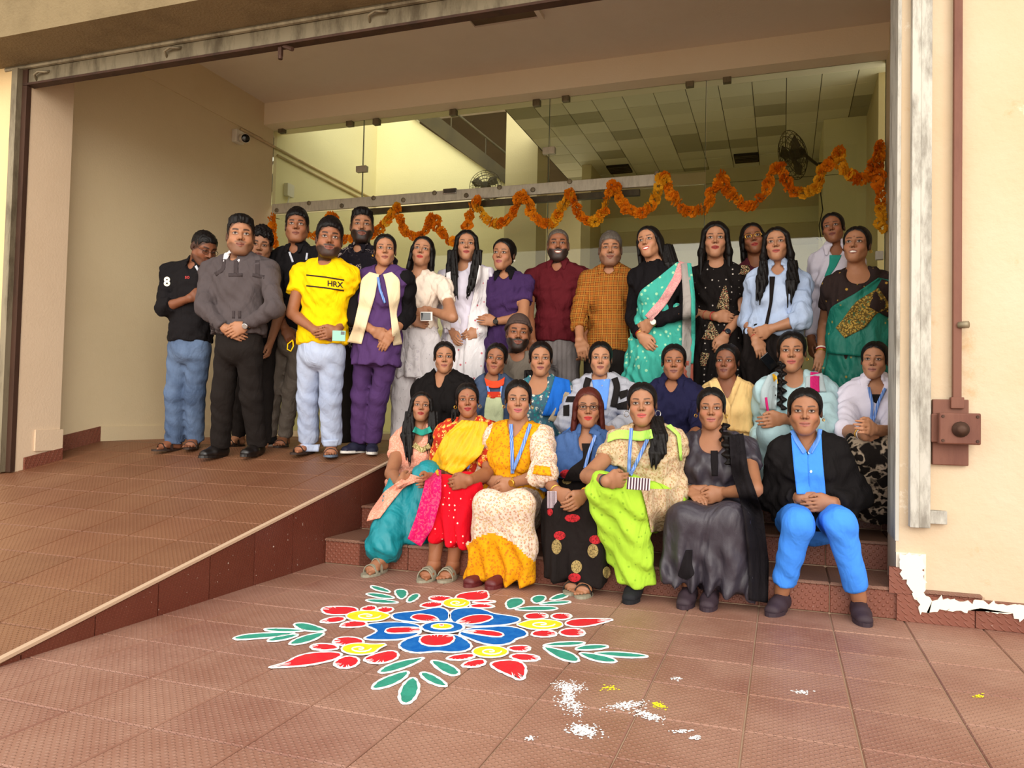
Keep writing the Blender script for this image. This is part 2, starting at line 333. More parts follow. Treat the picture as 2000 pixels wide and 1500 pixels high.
splat('paint_smear', [(XJ+.08, .115), (1.0, .122), (2.6, .122), (2.6, .09), (1.05, .075), (.96, .05), (.92, .07), (.80, .085), (.66, .06), (XJ+.09, .045)], 'paper', sk, YF-.039, amp=.007)
splat('paint_smear', [(1.0, .075), (1.05, .08), (1.06, .03), (1.0, .025)], 'paper', sk, YF-.039, amp=.008)
# ---------------------------------------------------------------- lobby behind the glass
wall('lobby_back', -2.4, .9, 10.0, 10.2, 0, 4.2, 'lobby_dark_paint'); struct(box('trim_4', -2.4, .5, 9.97, 10.0, ZL, 2.98, 'lobby_pale_paint')); struct(box('trim_5', -2.3, .5, 9.975, 10.0, 3.26, 3.45, 'lobby_paint'))
struct(box('floor_lobby', XL-3, .9, 7.2, 10.2, -.02, ZL-.002, 'lobby_floor'))
wall('stairwell_side', XL-.2, XL, 7.05, 9.35, ZL-.1, 5.4, 'lobby_paint', label='olive cream wall running past the indoor staircase')
wall('stair', XL, -4.68, 9.22, 9.35, ZL, 5.0, 'lobby_paint', label='olive cream wall beside the indoor staircase')
ws = struct(MB().prism([(-4.68, 9.22, ZL), (-3.0, 9.22, ZL), (-3.0, 9.22, 3.52), (-4.68, 9.22, 4.74)], (0, 1, 0), .13).build('wall_stair_flank', 'lobby_paint'))
sg = empty('staircase', (-4.0, 9.2, ZL)); tag(sg, 'indoor staircase with dark sloping stringer and thin handrail behind the glass', 'staircase')
rel(MB().prism([(-4.72, 9.14, 4.80), (-3.0, 9.14, 3.50), (-3.0, 9.14, 3.66), (-4.40, 9.14, 4.80)], (0, 1, 0), .07), sg).build('stringer', 'dark_rail', sg)
rel(MB().tube([(-4.30, 9.2, 4.95), (-3.0, 9.2, 3.86)], .016), sg).build('handrail', 'dark_rail', sg)
for t in (.12, .5, .85): x = -4.30+1.30*t; z = 4.95-1.09*t; rel(MB().tube([(x, 9.2, z-.24), (x, 9.2, z)], .010), sg).build('baluster', 'dark_rail', sg)
struct(box('ceiling_stair', XL, -2.9, 9.36, 13.2, 4.78, 4.9, 'soffit_render')); wall('stair_back', XL-.2, -2.3, 13.0, 13.2, 0, 4.9, 'lobby_dark_paint'); wall('stair_flank_side', XL-.2, XL, 9.35, 13.2, 0, 4.9, 'lobby_dark_paint')
wall('stair_inner', -2.42, -2.3, 9.4, 13.0, 0, 4.9, 'lobby_dark_paint')
cl = wall('lobby_column', -3.16, -2.76, 8.62, 9.02, ZL, 4.85, 'lobby_dark_paint', label='square olive column inside the lobby')
wall('lobby_pier', .37, .78, 8.6, 9.7, ZL, 4.0, 'lobby_paint')
lc = struct(box('ceiling_lobby', -2.76, .9, 7.12, 10.2, 4.012, 4.15, 'vent_dark')); tag(lc, 'suspended tile ceiling of the lobby')
tms = []
for k in ('a', 'b', 'c'):
    m_ = tile_mesh('ceiling_tile', .303, .303, .012, 'ceil_tile_'+k, .003); m_.flip_normals(); tms.append(m_)
vent = set()
for i in range(-7, 6):
    for j in range(10):
        x = -.61+i*.305; y = 7.13+j*.305
        if x > .75 or y > 9.95: continue
        r = random.random(); o = put(tms[0 if r < .62 else 1 if r < .87 else 2], lc, (x, y+.303, 4.0+random.choice((0, 0, 0, .003))), (math.pi, 0, 0)); o.name = 'ceiling_tile'
def grille(px, py):
    p = atZ(px, py, 3.99); g = box('ceiling_grille', p[0]-.14, p[0]+.14, p[1]-.15, p[1]+.15, 3.975, 3.998, 'vent_dark'); tag(g, 'dark square air grille in the lobby ceiling '+('beside the wall fan' if px > 1300 else 'above the door rail'), 'grille')
    for k in range(5): box('louvre', p[0]-.13, p[0]+.13, p[1]-.13+k*.06, p[1]-.105+k*.06, 3.968, 3.975, 'dark_rail', g)
grille(1458, 308); grille(1210, 330)
# paper notice on the lobby wall
pa = atY(1168, 522, 9.95); no = box('paper_notice', pa[0]-.17, pa[0]+.13, 9.955, 9.962, pa[2]-.22, pa[2]+.17, 'paper'); tag(no, 'white paper notice with HAPPY lettering on the lobby wall', 'notice')
def text(s, size, mat, parent, origin, right, up, name='lettering', bold=0):
    cu = bpy.data.curves.new(name, 'FONT'); cu.body = s; cu.size = size; cu.offset = bold; to = bpy.data.objects.new(name, cu); COL.objects.link(to)
    bpy.context.view_layer.update(); me = bpy.data.meshes.new_from_object(to.evaluated_get(bpy.context.evaluated_depsgraph_get())); bpy.data.objects.remove(to)
    V = np.array([v.co[:2] for v in me.vertices]); me2 = me
    return me2, V
me, V = text('HAPPY', .085, 'ink', no, None, None, None)
for v, (a, b) in zip(me.vertices, V): v.co = (pa[0]-.13+a, 9.952, pa[2]+.02+b+.15*a)
me.materials.clear(); me.materials.append(MATS['ink']); link(bpy.data.objects.new('lettering', me), no)
box('rule_line', pa[0]-.14, pa[0]+.12, 9.951, 9.955, pa[2]+.12, pa[2]+.128, 'ink', no)
# ---------------------------------------------------------------- glass front: panes, rail, fittings
XE = [XL, -4.13, -2.12, -.67, .78]
for i in range(4):
    for k, (za, zb) in enumerate(((ZL+.06, 2.94), (3.05 if i < 3 else 2.94, 3.87))):
        w = struct(box('window_%d' % (i*2+k+1), XE[i]+.004, XE[i+1]-.004, YG, YG+.012, za, zb, 'glass'))
        box('pane_edge', XE[i+1]-.007, XE[i+1]-.003, YG-.001, YG+.013, za, zb, 'glass_edge', w)
struct(box('trim_6', XL, .78, YG-.02, YG+.05, ZL, ZL+.06, 'conduit_paint'))
rl = empty('door_rail', (-3.1, YG-.04, 2.94)); tag(rl, 'long perforated steel sliding door rail across the glass front', 'rail')
rel(MB().box(-5.2, -1.01, YG-.05, YG-.02, 2.945, 3.05), rl).build('rail_plate', 'brushed_steel', rl, bev=.004)
rel(MB().box(-4.05, -1.25, YG-.03, YG+.02, 2.875, 2.93), rl).build('rail_channel', 'dark_rail', rl)
k = 0
for px, py in ((541, 411), (604, 397), (668, 402), (730, 387), (788, 391), (849, 377), (911, 382), (976, 366), (1041, 371), (1113, 355), (1283, 339)):
    p = atY(px, py, YG-.05); rel(MB().lathe([(.022, 0), (.024, .01), (.016, .013), (.008, .014)], (p[0], YG-.05, p[2]), (0, -1, 0), 12), rl).build('bolt', 'galvanised', rl, smooth=True)
hn = atY(879, 374, YG-.07); rel(MB().box(hn[0]-.07, hn[0]+.07, YG-.09, YG-.05, hn[2]-.028, hn[2]+.028), rl).build('end_stop', 'chrome', rl, bev=.008)
for i, (px, py) in enumerate(((550, 254), (683, 241), (735, 238), (885, 220), (1048, 201), (1105, 192), (1347, 163), (1420, 155))):
    p = atY(px, py, YG-.01); q = MB().box(p[0]-.035, p[0]+.035, YG-.03, YG+.03, p[2]-.03, p[2]+.03).build('glass_clamp', 'galvanised', bev=.004); tag(q, 'small steel glass clamp under the beam '+['in the porch wall corner', 'just before the first pane joint', 'just past the first pane joint', 'above the indoor stairs', 'above the lobby column', 'just past the second pane joint', 'above the middle ceiling tiles', 'nearest the wall fan'][i], 'clamp', 'glass clamps under the beam')
for px, py, lb in ((706, 330, 'steel patch fitting joining the panes nearest the porch wall'), (1072, 294, 'steel patch fitting joining the panes by the lobby column')):
    p = atY(px, py, YG-.01); q = MB().box(p[0]-.06, p[0]+.06, YG-.025, YG+.03, p[2]-.032, p[2]+.032).build('patch_fitting', 'brushed_steel', bev=.005); tag(q, lb, 'fitting')
# conduits and small fittings on the walls
def conduit(a, b, lb, r=.014):
    o = MB().tube([a, b], r, 8).build('conduit', 'conduit_paint', smooth=True); tag(o, lb, 'conduit'); return o
pc = atX(470, 252, XL+.015); conduit(tuple(pc), (XL+.015, 9.2, pc[2]-.0), 'thin painted conduit running along the porch wall from the camera')
p2 = atX(540, 302, XL+.015); conduit((XL+.015, 7.05, p2[2]), (XL+.015, 9.2, p2[2]), 'second thin conduit on the wall behind the glass')
cc = empty('security_camera', tuple(atX(460, 268, XL))); tag(cc, 'white security camera with dark lens on the porch wall', 'security camera'); L0 = cc.location
MB().box(0, .06, -.06, .06, -.065, .065).build('junction_box', 'white_plastic', cc, bev=.008)
MB().tube([(.05, .0, -.01), (.09, -.01, -.02)], .02).build('bracket', 'white_plastic', cc, smooth=True)
d_ = np.array([.75, -.55, -.25]); d_ /= np.linalg.norm(d_); MB().lathe([(.03, -.09), (.045, -.07), (.048, .05), (.046, .06)], (.12, -.02, -.03), d_).build('camera_body', 'white_plastic', cc, smooth=True)
MB().lathe([(.042, .055), (.040, .068), (.03, .07)], (.12, -.02, -.03), d_).build('lens', 'dark_lens', cc, smooth=True)
sp = atY(547, 366, 7.10); sx = box('socket_box', XL, XL+.05, 7.2, 7.32, 3.22, 3.36, 'white_plastic'); tag(sx, 'small white socket box on the wall behind the glass', 'socket')
MB().tube([(XL+.03, 7.26, 3.22), (XL+.03, 7.22, 3.10)], .008).build('cable', 'white_plastic', sx)
# wall fans
def fan(name, c, d, r, lb, arm_to):
    e = empty(name, tuple(c)); tag(e, lb, 'fan'); d = np.array(d, float); d /= np.linalg.norm(d)
    a = np.cross(d, (0, 0, 1)); a /= np.linalg.norm(a); b = np.cross(a, d)
    for sgn, nr_ in ((1, 5), (-1, 5)):
        m = MB()
        for k in range(nr_):
            rr = r*(k+1)/nr_; h = sgn*.07*math.sqrt(max(0, 1-(rr/r)**2))
            m.tube([tuple(rr*(math.cos(q)*a+math.sin(q)*b)+d*h) for q in np.arange(28)*2*math.pi/28], .0035, 5, closed=True)
        for q in np.arange(20)*2*math.pi/20:
            m.tube([tuple(rr*(math.cos(q)*a+math.sin(q)*b)+d*sgn*.07*math.sqrt(max(0, 1-(rr/r)**2))) for rr in np.linspace(.04, r, 6)], .0022, 4)
        m.build('guard', 'dark_rail', e)
    for k in range(3):
        q = 2.09*k+.4; u = math.cos(q)*a+math.sin(q)*b; w = np.cross(d, u)
        pts = [(u*.05-w*.03), (u*.18-w*.09), (u*.24+w*.02), (u*.16+w*.07), (u*.05+w*.03)]
        MB().prism([tuple(p*(r/.26)+d*.012*i*(-1)**i*.3) for i, p in enumerate(pts)], d, .006).build('blade', 'dark_rail', e)
    MB().lathe([(.05, -.02), (.06, .0), (.055, .1), (.03, .13)], (0, 0, 0), -d).build('motor', 'dark_rail', e, smooth=True)
    MB().tube([tuple(-d*.1), tuple(np.array(arm_to)-c)], .016).build('arm', 'dark_rail', e)
    q = np.array(arm_to)-c; MB().box(q[0]-.04, q[0]+.04, q[1]-.03, q[1]+.03, q[2]-.06, q[2]+.06).build('wall_bracket', 'dark_rail', e)
fc = atY(1548, 303, 8.25); fan('wall_fan', fc, (-.85, -.40, -.35), .25, 'dark wire guard wall fan tilted beside the lobby pier', (.36, 8.62, fc[2]-.05))
fc = atY(948, 364, 8.9); fan('wall_fan', fc, (.2, -1, 0), .2, 'small wall fan half hidden by the door rail', (fc[0], 9.2, fc[2]))
w_ = [atY(x, y, 8.55) for x, y in ((1605, 345), (1603, 380), (1607, 410), (1600, 440), (1604, 470), (1595, 466))]
wr_ = MB().tube(w_, .006, 6).build('fan_cable', 'black_plastic', smooth=True); tag(wr_, 'loose dark cable hanging below the wall fan', 'cable')
for px, py in ((1719, 498),):
    p = atY(px, py, 6.9); o = box('wall_switch', p[0]-.03, p[0]+.03, 6.93, 6.975, p[2]-.03, p[2]+.04, 'white_plastic', bev=.004); tag(o, 'small white switch fixed to the glass front', 'switch')
# ================================================================ ORGANIC SHAPES: distance fields turned into smooth meshes
def nrm(v): v = np.asarray(v, float); return v/(np.linalg.norm(v)+1e-12)
def lerp(a, b, t): return np.asarray(a, float)*(1-t)+np.asarray(b, float)*t
class Field:
    def __init__(s, lo=None, hi=None, res=.01, axes=None):
        s.ax = axes if axes is not None else [np.arange(lo[i], hi[i]+res, res).astype(np.float32) for i in range(3)]
        s.D = np.full([len(a) for a in s.ax], .25, np.float32)
    def win(s, lo, hi):
        sl = []
        for i in range(3):
            a = int(np.searchsorted(s.ax[i], lo[i])); b = int(np.searchsorted(s.ax[i], hi[i])); sl.append(slice(max(a-1, 0), min(b+1, len(s.ax[i]))))
        x, y, z = (s.ax[i][sl[i]] for i in range(3))
        return tuple(sl), x[:, None, None], y[None, :, None], z[None, None, :]
    def comb(s, sl, d, k, sub):
        E = s.D[sl]
        if E.size == 0: return
        if sub:
            d = -d
            if k: h = np.clip(.5-.5*(E-d)/k, 0, 1); s.D[sl] = E*(1-h)+d*h+k*h*(1-h)
            else: s.D[sl] = np.maximum(E, d)
        else:
            if k: h = np.clip(.5+.5*(E-d)/k, 0, 1); s.D[sl] = E*(1-h)+d*h-k*h*(1-h)
            else: s.D[sl] = np.minimum(E, d)
    def seg(s, p0, p1, r0, r1=None, k=.02, rt=None, f0=False, f1=False, sub=False, hollow=0):
        p0 = np.asarray(p0, float); p1 = np.asarray(p1, float); r1 = r0 if r1 is None else r1
        r0 = r0 if isinstance(r0, tuple) else (r0, r0); r1 = r1 if isinstance(r1, tuple) else (r1, r1)
        m = max(max(r0), max(r1))+k+.03
        sl, x, y, z = s.win(np.minimum(p0, p1)-m, np.maximum(p0, p1)+m)
        L = np.linalg.norm(p1-p0)+1e-9; a = (p1-p0)/L
        x = x-np.float32(p0[0]); y = y-np.float32(p0[1]); z = z-np.float32(p0[2])
        h = x*np.float32(a[0])+y*np.float32(a[1])+z*np.float32(a[2]); t = np.clip(h/np.float32(L), 0, 1)
        if rt is None and r0[0] == r0[1] and r1[0] == r1[1]:
            q = x*x+y*y+z*z-h*h; e = h-t*np.float32(L); d = np.sqrt(np.maximum(q+e*e, 0))-(r0[0]+(r1[0]-r0[0])*t)
        else:
            rt = nrm(np.asarray(rt, float)-a*(np.asarray(rt, float) @ a)) if rt is not None else nrm(np.cross(a, (0.3, 1, .2))); n = np.cross(a, rt)
            A = r0[0]+(r1[0]-r0[0])*t; B = r0[1]+(r1[1]-r0[1])*t
            u = (x*np.float32(rt[0])+y*np.float32(rt[1])+z*np.float32(rt[2]))/A; v = (x*np.float32(n[0])+y*np.float32(n[1])+z*np.float32(n[2]))/B
            mn = np.minimum(A, B); e = (h-t*np.float32(L))/mn; d = (np.sqrt(u*u+v*v+e*e)-1)*mn
        if hollow: d = np.abs(d)-hollow
        if f0: d = np.maximum(d, -h)
        if f1: d = np.maximum(d, h-np.float32(L))
        s.comb(sl, d, k, sub)
    def ell(s, c, r, k=.02, R=None, sub=False):
        c = np.asarray(c, float); m = max(r)+k+.03; sl, x, y, z = s.win(c-m, c+m); x = x-np.float32(c[0]); y = y-np.float32(c[1]); z = z-np.float32(c[2])
        if R is not None: x, y, z = (x*np.float32(R[0][i])+y*np.float32(R[1][i])+z*np.float32(R[2][i]) for i in range(3))
        q = np.sqrt((x/r[0])**2+(y/r[1])**2+(z/r[2])**2); s.comb(sl, (q-1)*min(r), k, sub)
    def grid(s): return s.ax[0][:, None, None], s.ax[1][None, :, None], s.ax[2][None, None, :]
    def folds(s, amp, wl, dirs=None, seed=0, zf=None):
        r = np.random.default_rng(seed); x, y, z = s.grid(); w = 0
        dirs = dirs or [nrm(r.normal(size=3)*np.array([1, 1, .6])) for _ in range(3)]
        for i, d in enumerate(dirs):
            e = nrm(r.normal(size=3)); g = np.sin((x*e[0]+y*e[1]+z*e[2])*(2*math.pi/(wl*2.6))+r.uniform(0, 6))
            w = w+np.sin((x*d[0]+y*d[1]+z*d[2])*(2*math.pi/wl*(1+.23*i))+1.6*g+r.uniform(0, 6))
        if zf is not None: w = w*np.clip((zf[0]-z)/(zf[0]-zf[1]), 0, 1)
        s.D += (w*(amp/len(dirs))).astype(np.float32)
    def sample(s, P):
        I = []; T = []
        for i in range(3):
            a = s.ax[i]; j = np.clip(np.searchsorted(a, P[..., i])-1, 0, len(a)-2); I.append(j); T.append(np.clip((P[..., i]-a[j])/(a[j+1]-a[j]), 0, 1))
        ok = np.ones(P.shape[:-1], bool)
        for i in range(3): ok &= (P[..., i] > s.ax[i][0]) & (P[..., i] < s.ax[i][-1])
        o = 0
        for a in (0, 1):
            for b in (0, 1):
                for c in (0, 1):
                    o = o+s.D[I[0]+a, I[1]+b, I[2]+c]*((T[0] if a else 1-T[0])*(T[1] if b else 1-T[1])*(T[2] if c else 1-T[2]))
        return np.where(ok, o, .25)
    def mesh(s):
        D = s.D; D[0], D[-1] = .25, .25; D[:, 0], D[:, -1] = .25, .25; D[:, :, 0], D[:, :, -1] = .25, .25
        S = D < 0; n = S.astype(np.int8)
        c = n[:-1]+n[1:]; c = c[:, :-1]+c[:, 1:]; c = c[:, :, :-1]+c[:, :, 1:]
        act = (c > 0) & (c < 8); cells = np.argwhere(act)
        if len(cells) == 0: return np.zeros((0, 3)), np.zeros((0, 4), int)
        idx = np.full(act.shape, -1, np.int32); idx[act] = np.arange(len(cells))
        co = [(a, b, d) for a in (0, 1) for b in (0, 1) for d in (0, 1)]
        val = {q: D[cells[:, 0]+q[0], cells[:, 1]+q[1], cells[:, 2]+q[2]] for q in co}
        acc = np.zeros((len(cells), 3)); cnt = np.zeros(len(cells))
        for p in co:
            for i in range(3):
                if p[i] == 0:
                    q = tuple(1 if j == i else p[j] for j in range(3)); d0, d1 = val[p], val[q]; m = (d0 < 0) != (d1 < 0)
                    t = d0[m]/(d0[m]-d1[m]); P = np.tile(np.array(p, float), (m.sum(), 1)); P[:, i] = t; acc[m] += P; cnt[m] += 1
        V = cells+acc/cnt[:, None]
        W = np.stack([np.interp(V[:, i], np.arange(len(s.ax[i])), s.ax[i]) for i in range(3)], 1)
        Q = []
        for i in range(3):
            A = S.take(range(S.shape[i]-1), i); B = S.take(range(1, S.shape[i]), i); e = np.argwhere(A != B); j, k = (i+1) % 3, (i+2) % 3
            e = e[(e[:, j] > 0) & (e[:, k] > 0)]; fl = A[e[:, 0], e[:, 1], e[:, 2]]
            def g(dj, dk):
                f = e.copy(); f[:, j] += dj; f[:, k] += dk; return idx[f[:, 0], f[:, 1], f[:, 2]]
            q = np.stack([g(-1, -1), g(0, -1), g(0, 0), g(-1, 0)], 1); q[~fl] = q[~fl][:, ::-1]; Q.append(q)
        return W, np.concatenate(Q)
def np_mesh(name, V, Q, mat, parent=None, col=None, org=None):
    me = bpy.data.meshes.new(name); V = np.asarray(V, np.float32)
    if org is not None: V = V-np.asarray(org, np.float32)
    Q = np.asarray(Q, np.int32); k = Q.shape[1]
    me.vertices.add(len(V)); me.vertices.foreach_set('co', np.ascontiguousarray(V, np.float32).ravel())
    me.loops.add(len(Q)*k); me.loops.foreach_set('vertex_index', Q.ravel()); me.polygons.add(len(Q))
    me.polygons.foreach_set('loop_start', np.arange(0, len(Q)*k, k, dtype=np.int32)); me.update(calc_edges=True); me.validate(); me.shade_smooth()
    if col is not None:
        c = np.ones((len(V), 4), np.float32); c[:, :3] = col; a = me.color_attributes.new('Col', 'FLOAT_COLOR', 'POINT'); a.data.foreach_set('color', c.ravel())
    me.materials.append(mat if not isinstance(mat, str) else MATS[mat]); return link(bpy.data.objects.new(name, me), parent)
# ---------------------------------------------------------------- skin, hair and cloth materials
n = NT('skin'); at = n.new('ShaderNodeAttribute', attribute_name='Col'); v = n.coord(); n.col(n.mix(n.math('MULTIPLY', n.ramp(n.noise(v, 40, 4), .4, .7), .10), at.outputs[0], lin('7A3A28'))); n.rough(.5, .35)
n.b.inputs['Subsurface Weight'].default_value = .0; n.bump(n.noise(v, 180, 3), .0008, .4); MATS['skin'] = n.m
def hair_mat(name, c, c2):
    n = NT(name); v = n.coord(sc=(1, 1, .12)); f = n.noise(v, 160, 3, .6); n.col(n.mix(f, lin(c), lin(c2))); n.rough(.5, .22); n.bump(f, .004, .8); MATS[name] = n.m
hair_mat('hair_black', '070505', '130D0B'); hair_mat('hair_brown', '2A1410', '4A2419'); hair_mat('hair_grey', '3A332E', '6B6259'); hair_mat('hair_red', '3A1612', '5C241A')
def cloth(name, c, pat=None, c2='FFFFFF', c3=None, sc=40, th=.3, rough=.85, bump=.006, wr=14, spec=.15, sheen=0, rot=(0, 0, 0)):
    n = NT(name); v = n.coord(rot=rot); base = n.mix(n.ramp(n.noise(v, 5, 4), .35, .7), tuple(x*.92 for x in lin(c)), tuple(min(1, x*1.06) for x in lin(c)))
    A = lin(c2); B = lin(c3) if c3 else A
    if pat in ('dots', 'floral', 'buti'):
        vo = n.new('ShaderNodeTexVoronoi'); n.lk(v, vo.inputs['Vector']); vo.inputs['Scale'].default_value = sc
        if pat == 'dots': vo.inputs['Randomness'].default_value = .25
        m = n.ramp(vo.outputs['Distance'], th, th-.07)
        if pat == 'floral':
            m = n.math('MULTIPLY', n.ramp(vo.outputs['Distance'], th+.12, th), n.ramp(n.noise(v, sc*3.5, 2), .42, .52)); sx = n.new('ShaderNodeSeparateColor'); n.lk(vo.outputs['Color'], sx.inputs[0]); cc_ = n.mix(n.ramp(sx.outputs[0], .4, .6), A, B)
        else: cc_ = A
        base = n.mix(m, base, cc_)
    elif pat == 'check':
        s_ = n.new('ShaderNodeSeparateXYZ'); n.lk(v, s_.inputs[0]); ms = []
        for o_ in (0, 2):
            w = n.math('SINE', n.math('MULTIPLY', s_.outputs[o_], sc*2*math.pi)); ms.append((n.ramp(w, -.1, .35), n.ramp(w, .82, .95)))
        dk = n.math('MULTIPLY', n.math('ADD', ms[0][0], ms[1][0]), .48); lt = n.math('MAXIMUM', ms[0][1], ms[1][1])
        base = n.mix(dk, base, A); base = n.mix(n.math('MULTIPLY', lt, .55), base, B)
    elif pat == 'stripe':
        s_ = n.new('ShaderNodeSeparateXYZ'); n.lk(v, s_.inputs[0]); w = n.math('SINE', n.math('MULTIPLY', s_.outputs[0], sc*2*math.pi)); base = n.mix(n.ramp(w, th, th+.15), base, A)
    elif pat == 'denim':
        f = n.ramp(n.noise(v, 3.2, 5, .6), .35, .68); base = n.mix(n.math('MULTIPLY', f, .75), base, A); base = n.mix(n.math('MULTIPLY', n.noise(n.coord(sc=(1, 1, .2)), 260, 2), .35), base, A)
    elif pat == 'scribble':
        f = n.noise(v, sc, 2, .5); m = n.math('MULTIPLY', n.ramp(n.math('ABSOLUTE', n.math('SUBTRACT', f, .5)), th*.05, th*.02), n.ramp(n.noise(v, sc*.5, 2), .45, .5)); base = n.mix(m, base, A)
    elif pat == 'speckle':
        f = n.ramp(n.noise(v, sc, 4, .6), .5, .56); base = n.mix(n.math('MULTIPLY', f, .7), base, A)
        if c3: base = n.mix(n.math('MULTIPLY', n.ramp(n.noise(n.coord(rot=(1, 2, 3)), sc*.8, 4, .6), .58, .62), .8), base, B)
    n.col(base); n.rough(rough, spec)
    if sheen: n.b.inputs['Sheen Weight'].default_value = sheen
    nz = n.new('ShaderNodeTexNoise'); n.lk(n.coord(sc=(1, 1, .5), rot=(.3, .5, .2)), nz.inputs['Vector']); nz.inputs['Scale'].default_value = wr*.8; nz.inputs['Detail'].default_value = 2.5; nz.inputs['Distortion'].default_value = 1.4
    h = n.math('ADD', n.math('ADD', n.noise(n.coord(sc=(1, 1, .55)), wr, 3, .5), nz.outputs[0]), n.math('MULTIPLY', n.noise(v, 420, 2), .04)); n.bump(h, bump*4, .6); MATS[name] = n.m; return n.m
# ---------------------------------------------------------------- heads (local frame: x image right, -y forward, z up; 0.236 m chin to crown)
def axf(lo, hi, a, b, fine, coarse):
    out = [lo]
    while out[-1] < hi: out.append(out[-1]+(fine if a < out[-1] < b else coarse))
    return np.array(out, np.float32)
def head_mesh(g, skin, lip, beard, o):
    fine = .0033
    F = Field(axes=[axf(-.096, .096, -.056, .056, fine, .007), axf(-.132, .125, -.128, -.06, fine, .0085), axf(-.21, .128, -.096, .042, fine, .0085)])
    m = 1 if g == 'm' else 0; jw = o.get('jaw', 0)
    F.ell((0, .018, .033), (.073, .092, .083), 0); F.ell((0, -.032, -.03), (.055+.006*m, .058, .085), .03); F.ell((0, -.03, .05), (.06, .056, .05), .03)
    for q in (-1, 1):
        F.seg((q*(.041+jw+.008*m), -.005, -.050), (q*(.015+.008*m), -.066, -.098), .025, .018+.003*m, .03)
        F.ell((q*.037, -.062, -.027), (.026, .024, .024), .022)
        F.seg((q*.045, -.068, .021), (q*.012, -.084, .022), .012, .010+.002*m, .014)
    F.ell((0, -.077, -.1), (.019+.003*m, .016, .016), .018); F.ell((0, -.084, -.062), (.03, .012, .024), .02)
    for q in (-1, 1): F.ell((q*.031, -.107, .003), (.0185, .017, .0145), .012, sub=True); F.ell((q*.0305, -.0795, .0025), (.0128, .0125, .0125), .003)
    for q in (-1, 1):
        F.seg((q*.0455, -.0825, .003), (q*.031, -.0925, .0095), .0032, .0032, .004); F.seg((q*.031, -.0925, .0095), (q*.0175, -.0875, .003), .0032, .0028, .004); F.seg((q*.043, -.0835, -.001), (q*.019, -.0880, -.004), .0028, .0028, .005)
    F.seg((0, -.090, .014), (0, -.1135, -.026), .0065, .0098+.001*m, .012)
    for q in (-1, 1): F.ell((q*.0125, -.0985, -.030), (.0085+.001*m, .010, .0075), .007); F.ell((q*.0065, -.1085, -.0372), (.0035, .0045, .003), .003, sub=True)
    sm = o.get('smile', .2)*.006
    for q in (-1, 1):
        F.seg((0, -.0955, -.0585), (q*.0225, -.0865, -.063+sm), .0058, .003, .005); F.seg((0, -.0945, -.0695), (q*.0205, -.0865, -.0645+sm), .0066, .003, .005)
        F.seg((0, -.1025, -.0637), (q*.023, -.092, -.0637+sm), .0026, .0022, .002, sub=True)
        F.ell((q*.0765, .014, -.004), (.0085, .019, .031), .006, R=Matrix.Rotation(.2, 3, 'X')); F.ell((q*.086, .008, .0), (.006, .009, .016), .004, sub=True)
    F.seg((0, .022, -.06), (0, .04, -.23), .051+.006*m, .055+.006*m, .025)
    V, Q = F.mesh(); x, y, z = V.T; ax = np.abs(x); front = y < -.045
    C = np.tile(np.array(lin(skin)), (len(V), 1))
    def blend(mask, c, w=1.0):
        w = np.clip(mask, 0, 1)[:, None]*w; C[:] = C*(1-w)+np.array(lin(c))*w
    ss = lambda v, a, b: np.clip((v-a)/(b-a), 0, 1)
    blend(ss(np.hypot((ax-.036)/.022, (z+.028)/.02), 1.1, .3)*front, 'C0604A', .22 if not m else .10)
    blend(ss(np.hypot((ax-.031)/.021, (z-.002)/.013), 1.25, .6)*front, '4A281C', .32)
    zc = -.0637+sm*(x/.023)**2
    if beard:
        hc = o.get('beardc', '15100D'); up = -.036 if beard > 2 else -.050
        lim = up-.022*ss(ax, .05, .0)
        bm = ss(z, lim+.006, lim-.004)*(y < .02)*(z > -.135); mo = ss(np.hypot((x)/.034, (z+.049-sm*.5)/.0085), 1.15, .85)*front
        keep = 1-ss(np.hypot(x/.026, (z-zc)/.0105), 1.15, .85)
        blend(np.maximum(bm*keep, mo), hc, {1: .5, 2: .9, 3: .97}[beard])
    blend(ss(np.hypot(x/.0255, (z-zc+.0005)/.0122), 1.12, .88)*front, lip, .9)
    dz = np.abs(z-zc)
    if o.get('teeth'):
        blend(ss(np.hypot(x/.019, (z-zc)/.0052), 1.15, .8)*front, 'F2EBE0', .95)
    else: blend(ss(dz, .0026, .0012)*(ax < .023)*front, '3A1512', .85)
    ex = (ax-.031)/.0150; al = np.clip(1-ex*ex, 0, 1); ez = (z-.0022)/.0066; op = o.get('open', .85)
    ins = (np.abs(ex) < 1)*front; blend(ss(np.abs(ez)-al*op, .25, -.1)*ins, 'C9BDB3', .9)
    gx = o.get('gaze', 0)*.003; r = np.hypot(x-np.sign(x)*.031-gx, z-.0030); blend(ss(r, .0068, .0052)*ss(np.abs(ez)-al*op, .25, -.1)*ins, '160B07', 1)
    blend(ss(np.abs(ez-al*op-.12), .62, .2)*(ez > 0)*(np.abs(ex) < 1.12)*front, '0E0806', .92); blend(ss(np.abs(-ez-al*op), .4, .1)*(ez < 0)*(np.abs(ex) < 1)*front, '2A140E', .6 if not m else .3)
    bz = .0235+.0035*np.sin((ax-.012)/.038*math.pi*.8); bt = .0034+.0020*m
    blend(ss(np.abs(z-bz), bt*1.35, bt*.6)*ss(ax, .010, .015)*ss(ax, .051, .044)*front, o.get('browc', '120C0A'), .9)
    blend(ss(np.hypot((ax-.0065)/.0042, (z+.0375)/.0032), 1.3, .7)*front, '2A100B', .8)
    if o.get('bindi'): blend(ss(np.hypot(x, z-.034), .0042, .0028)*front, o['bindi'], 1)
    hc = o.get('hairc', '120C0A')
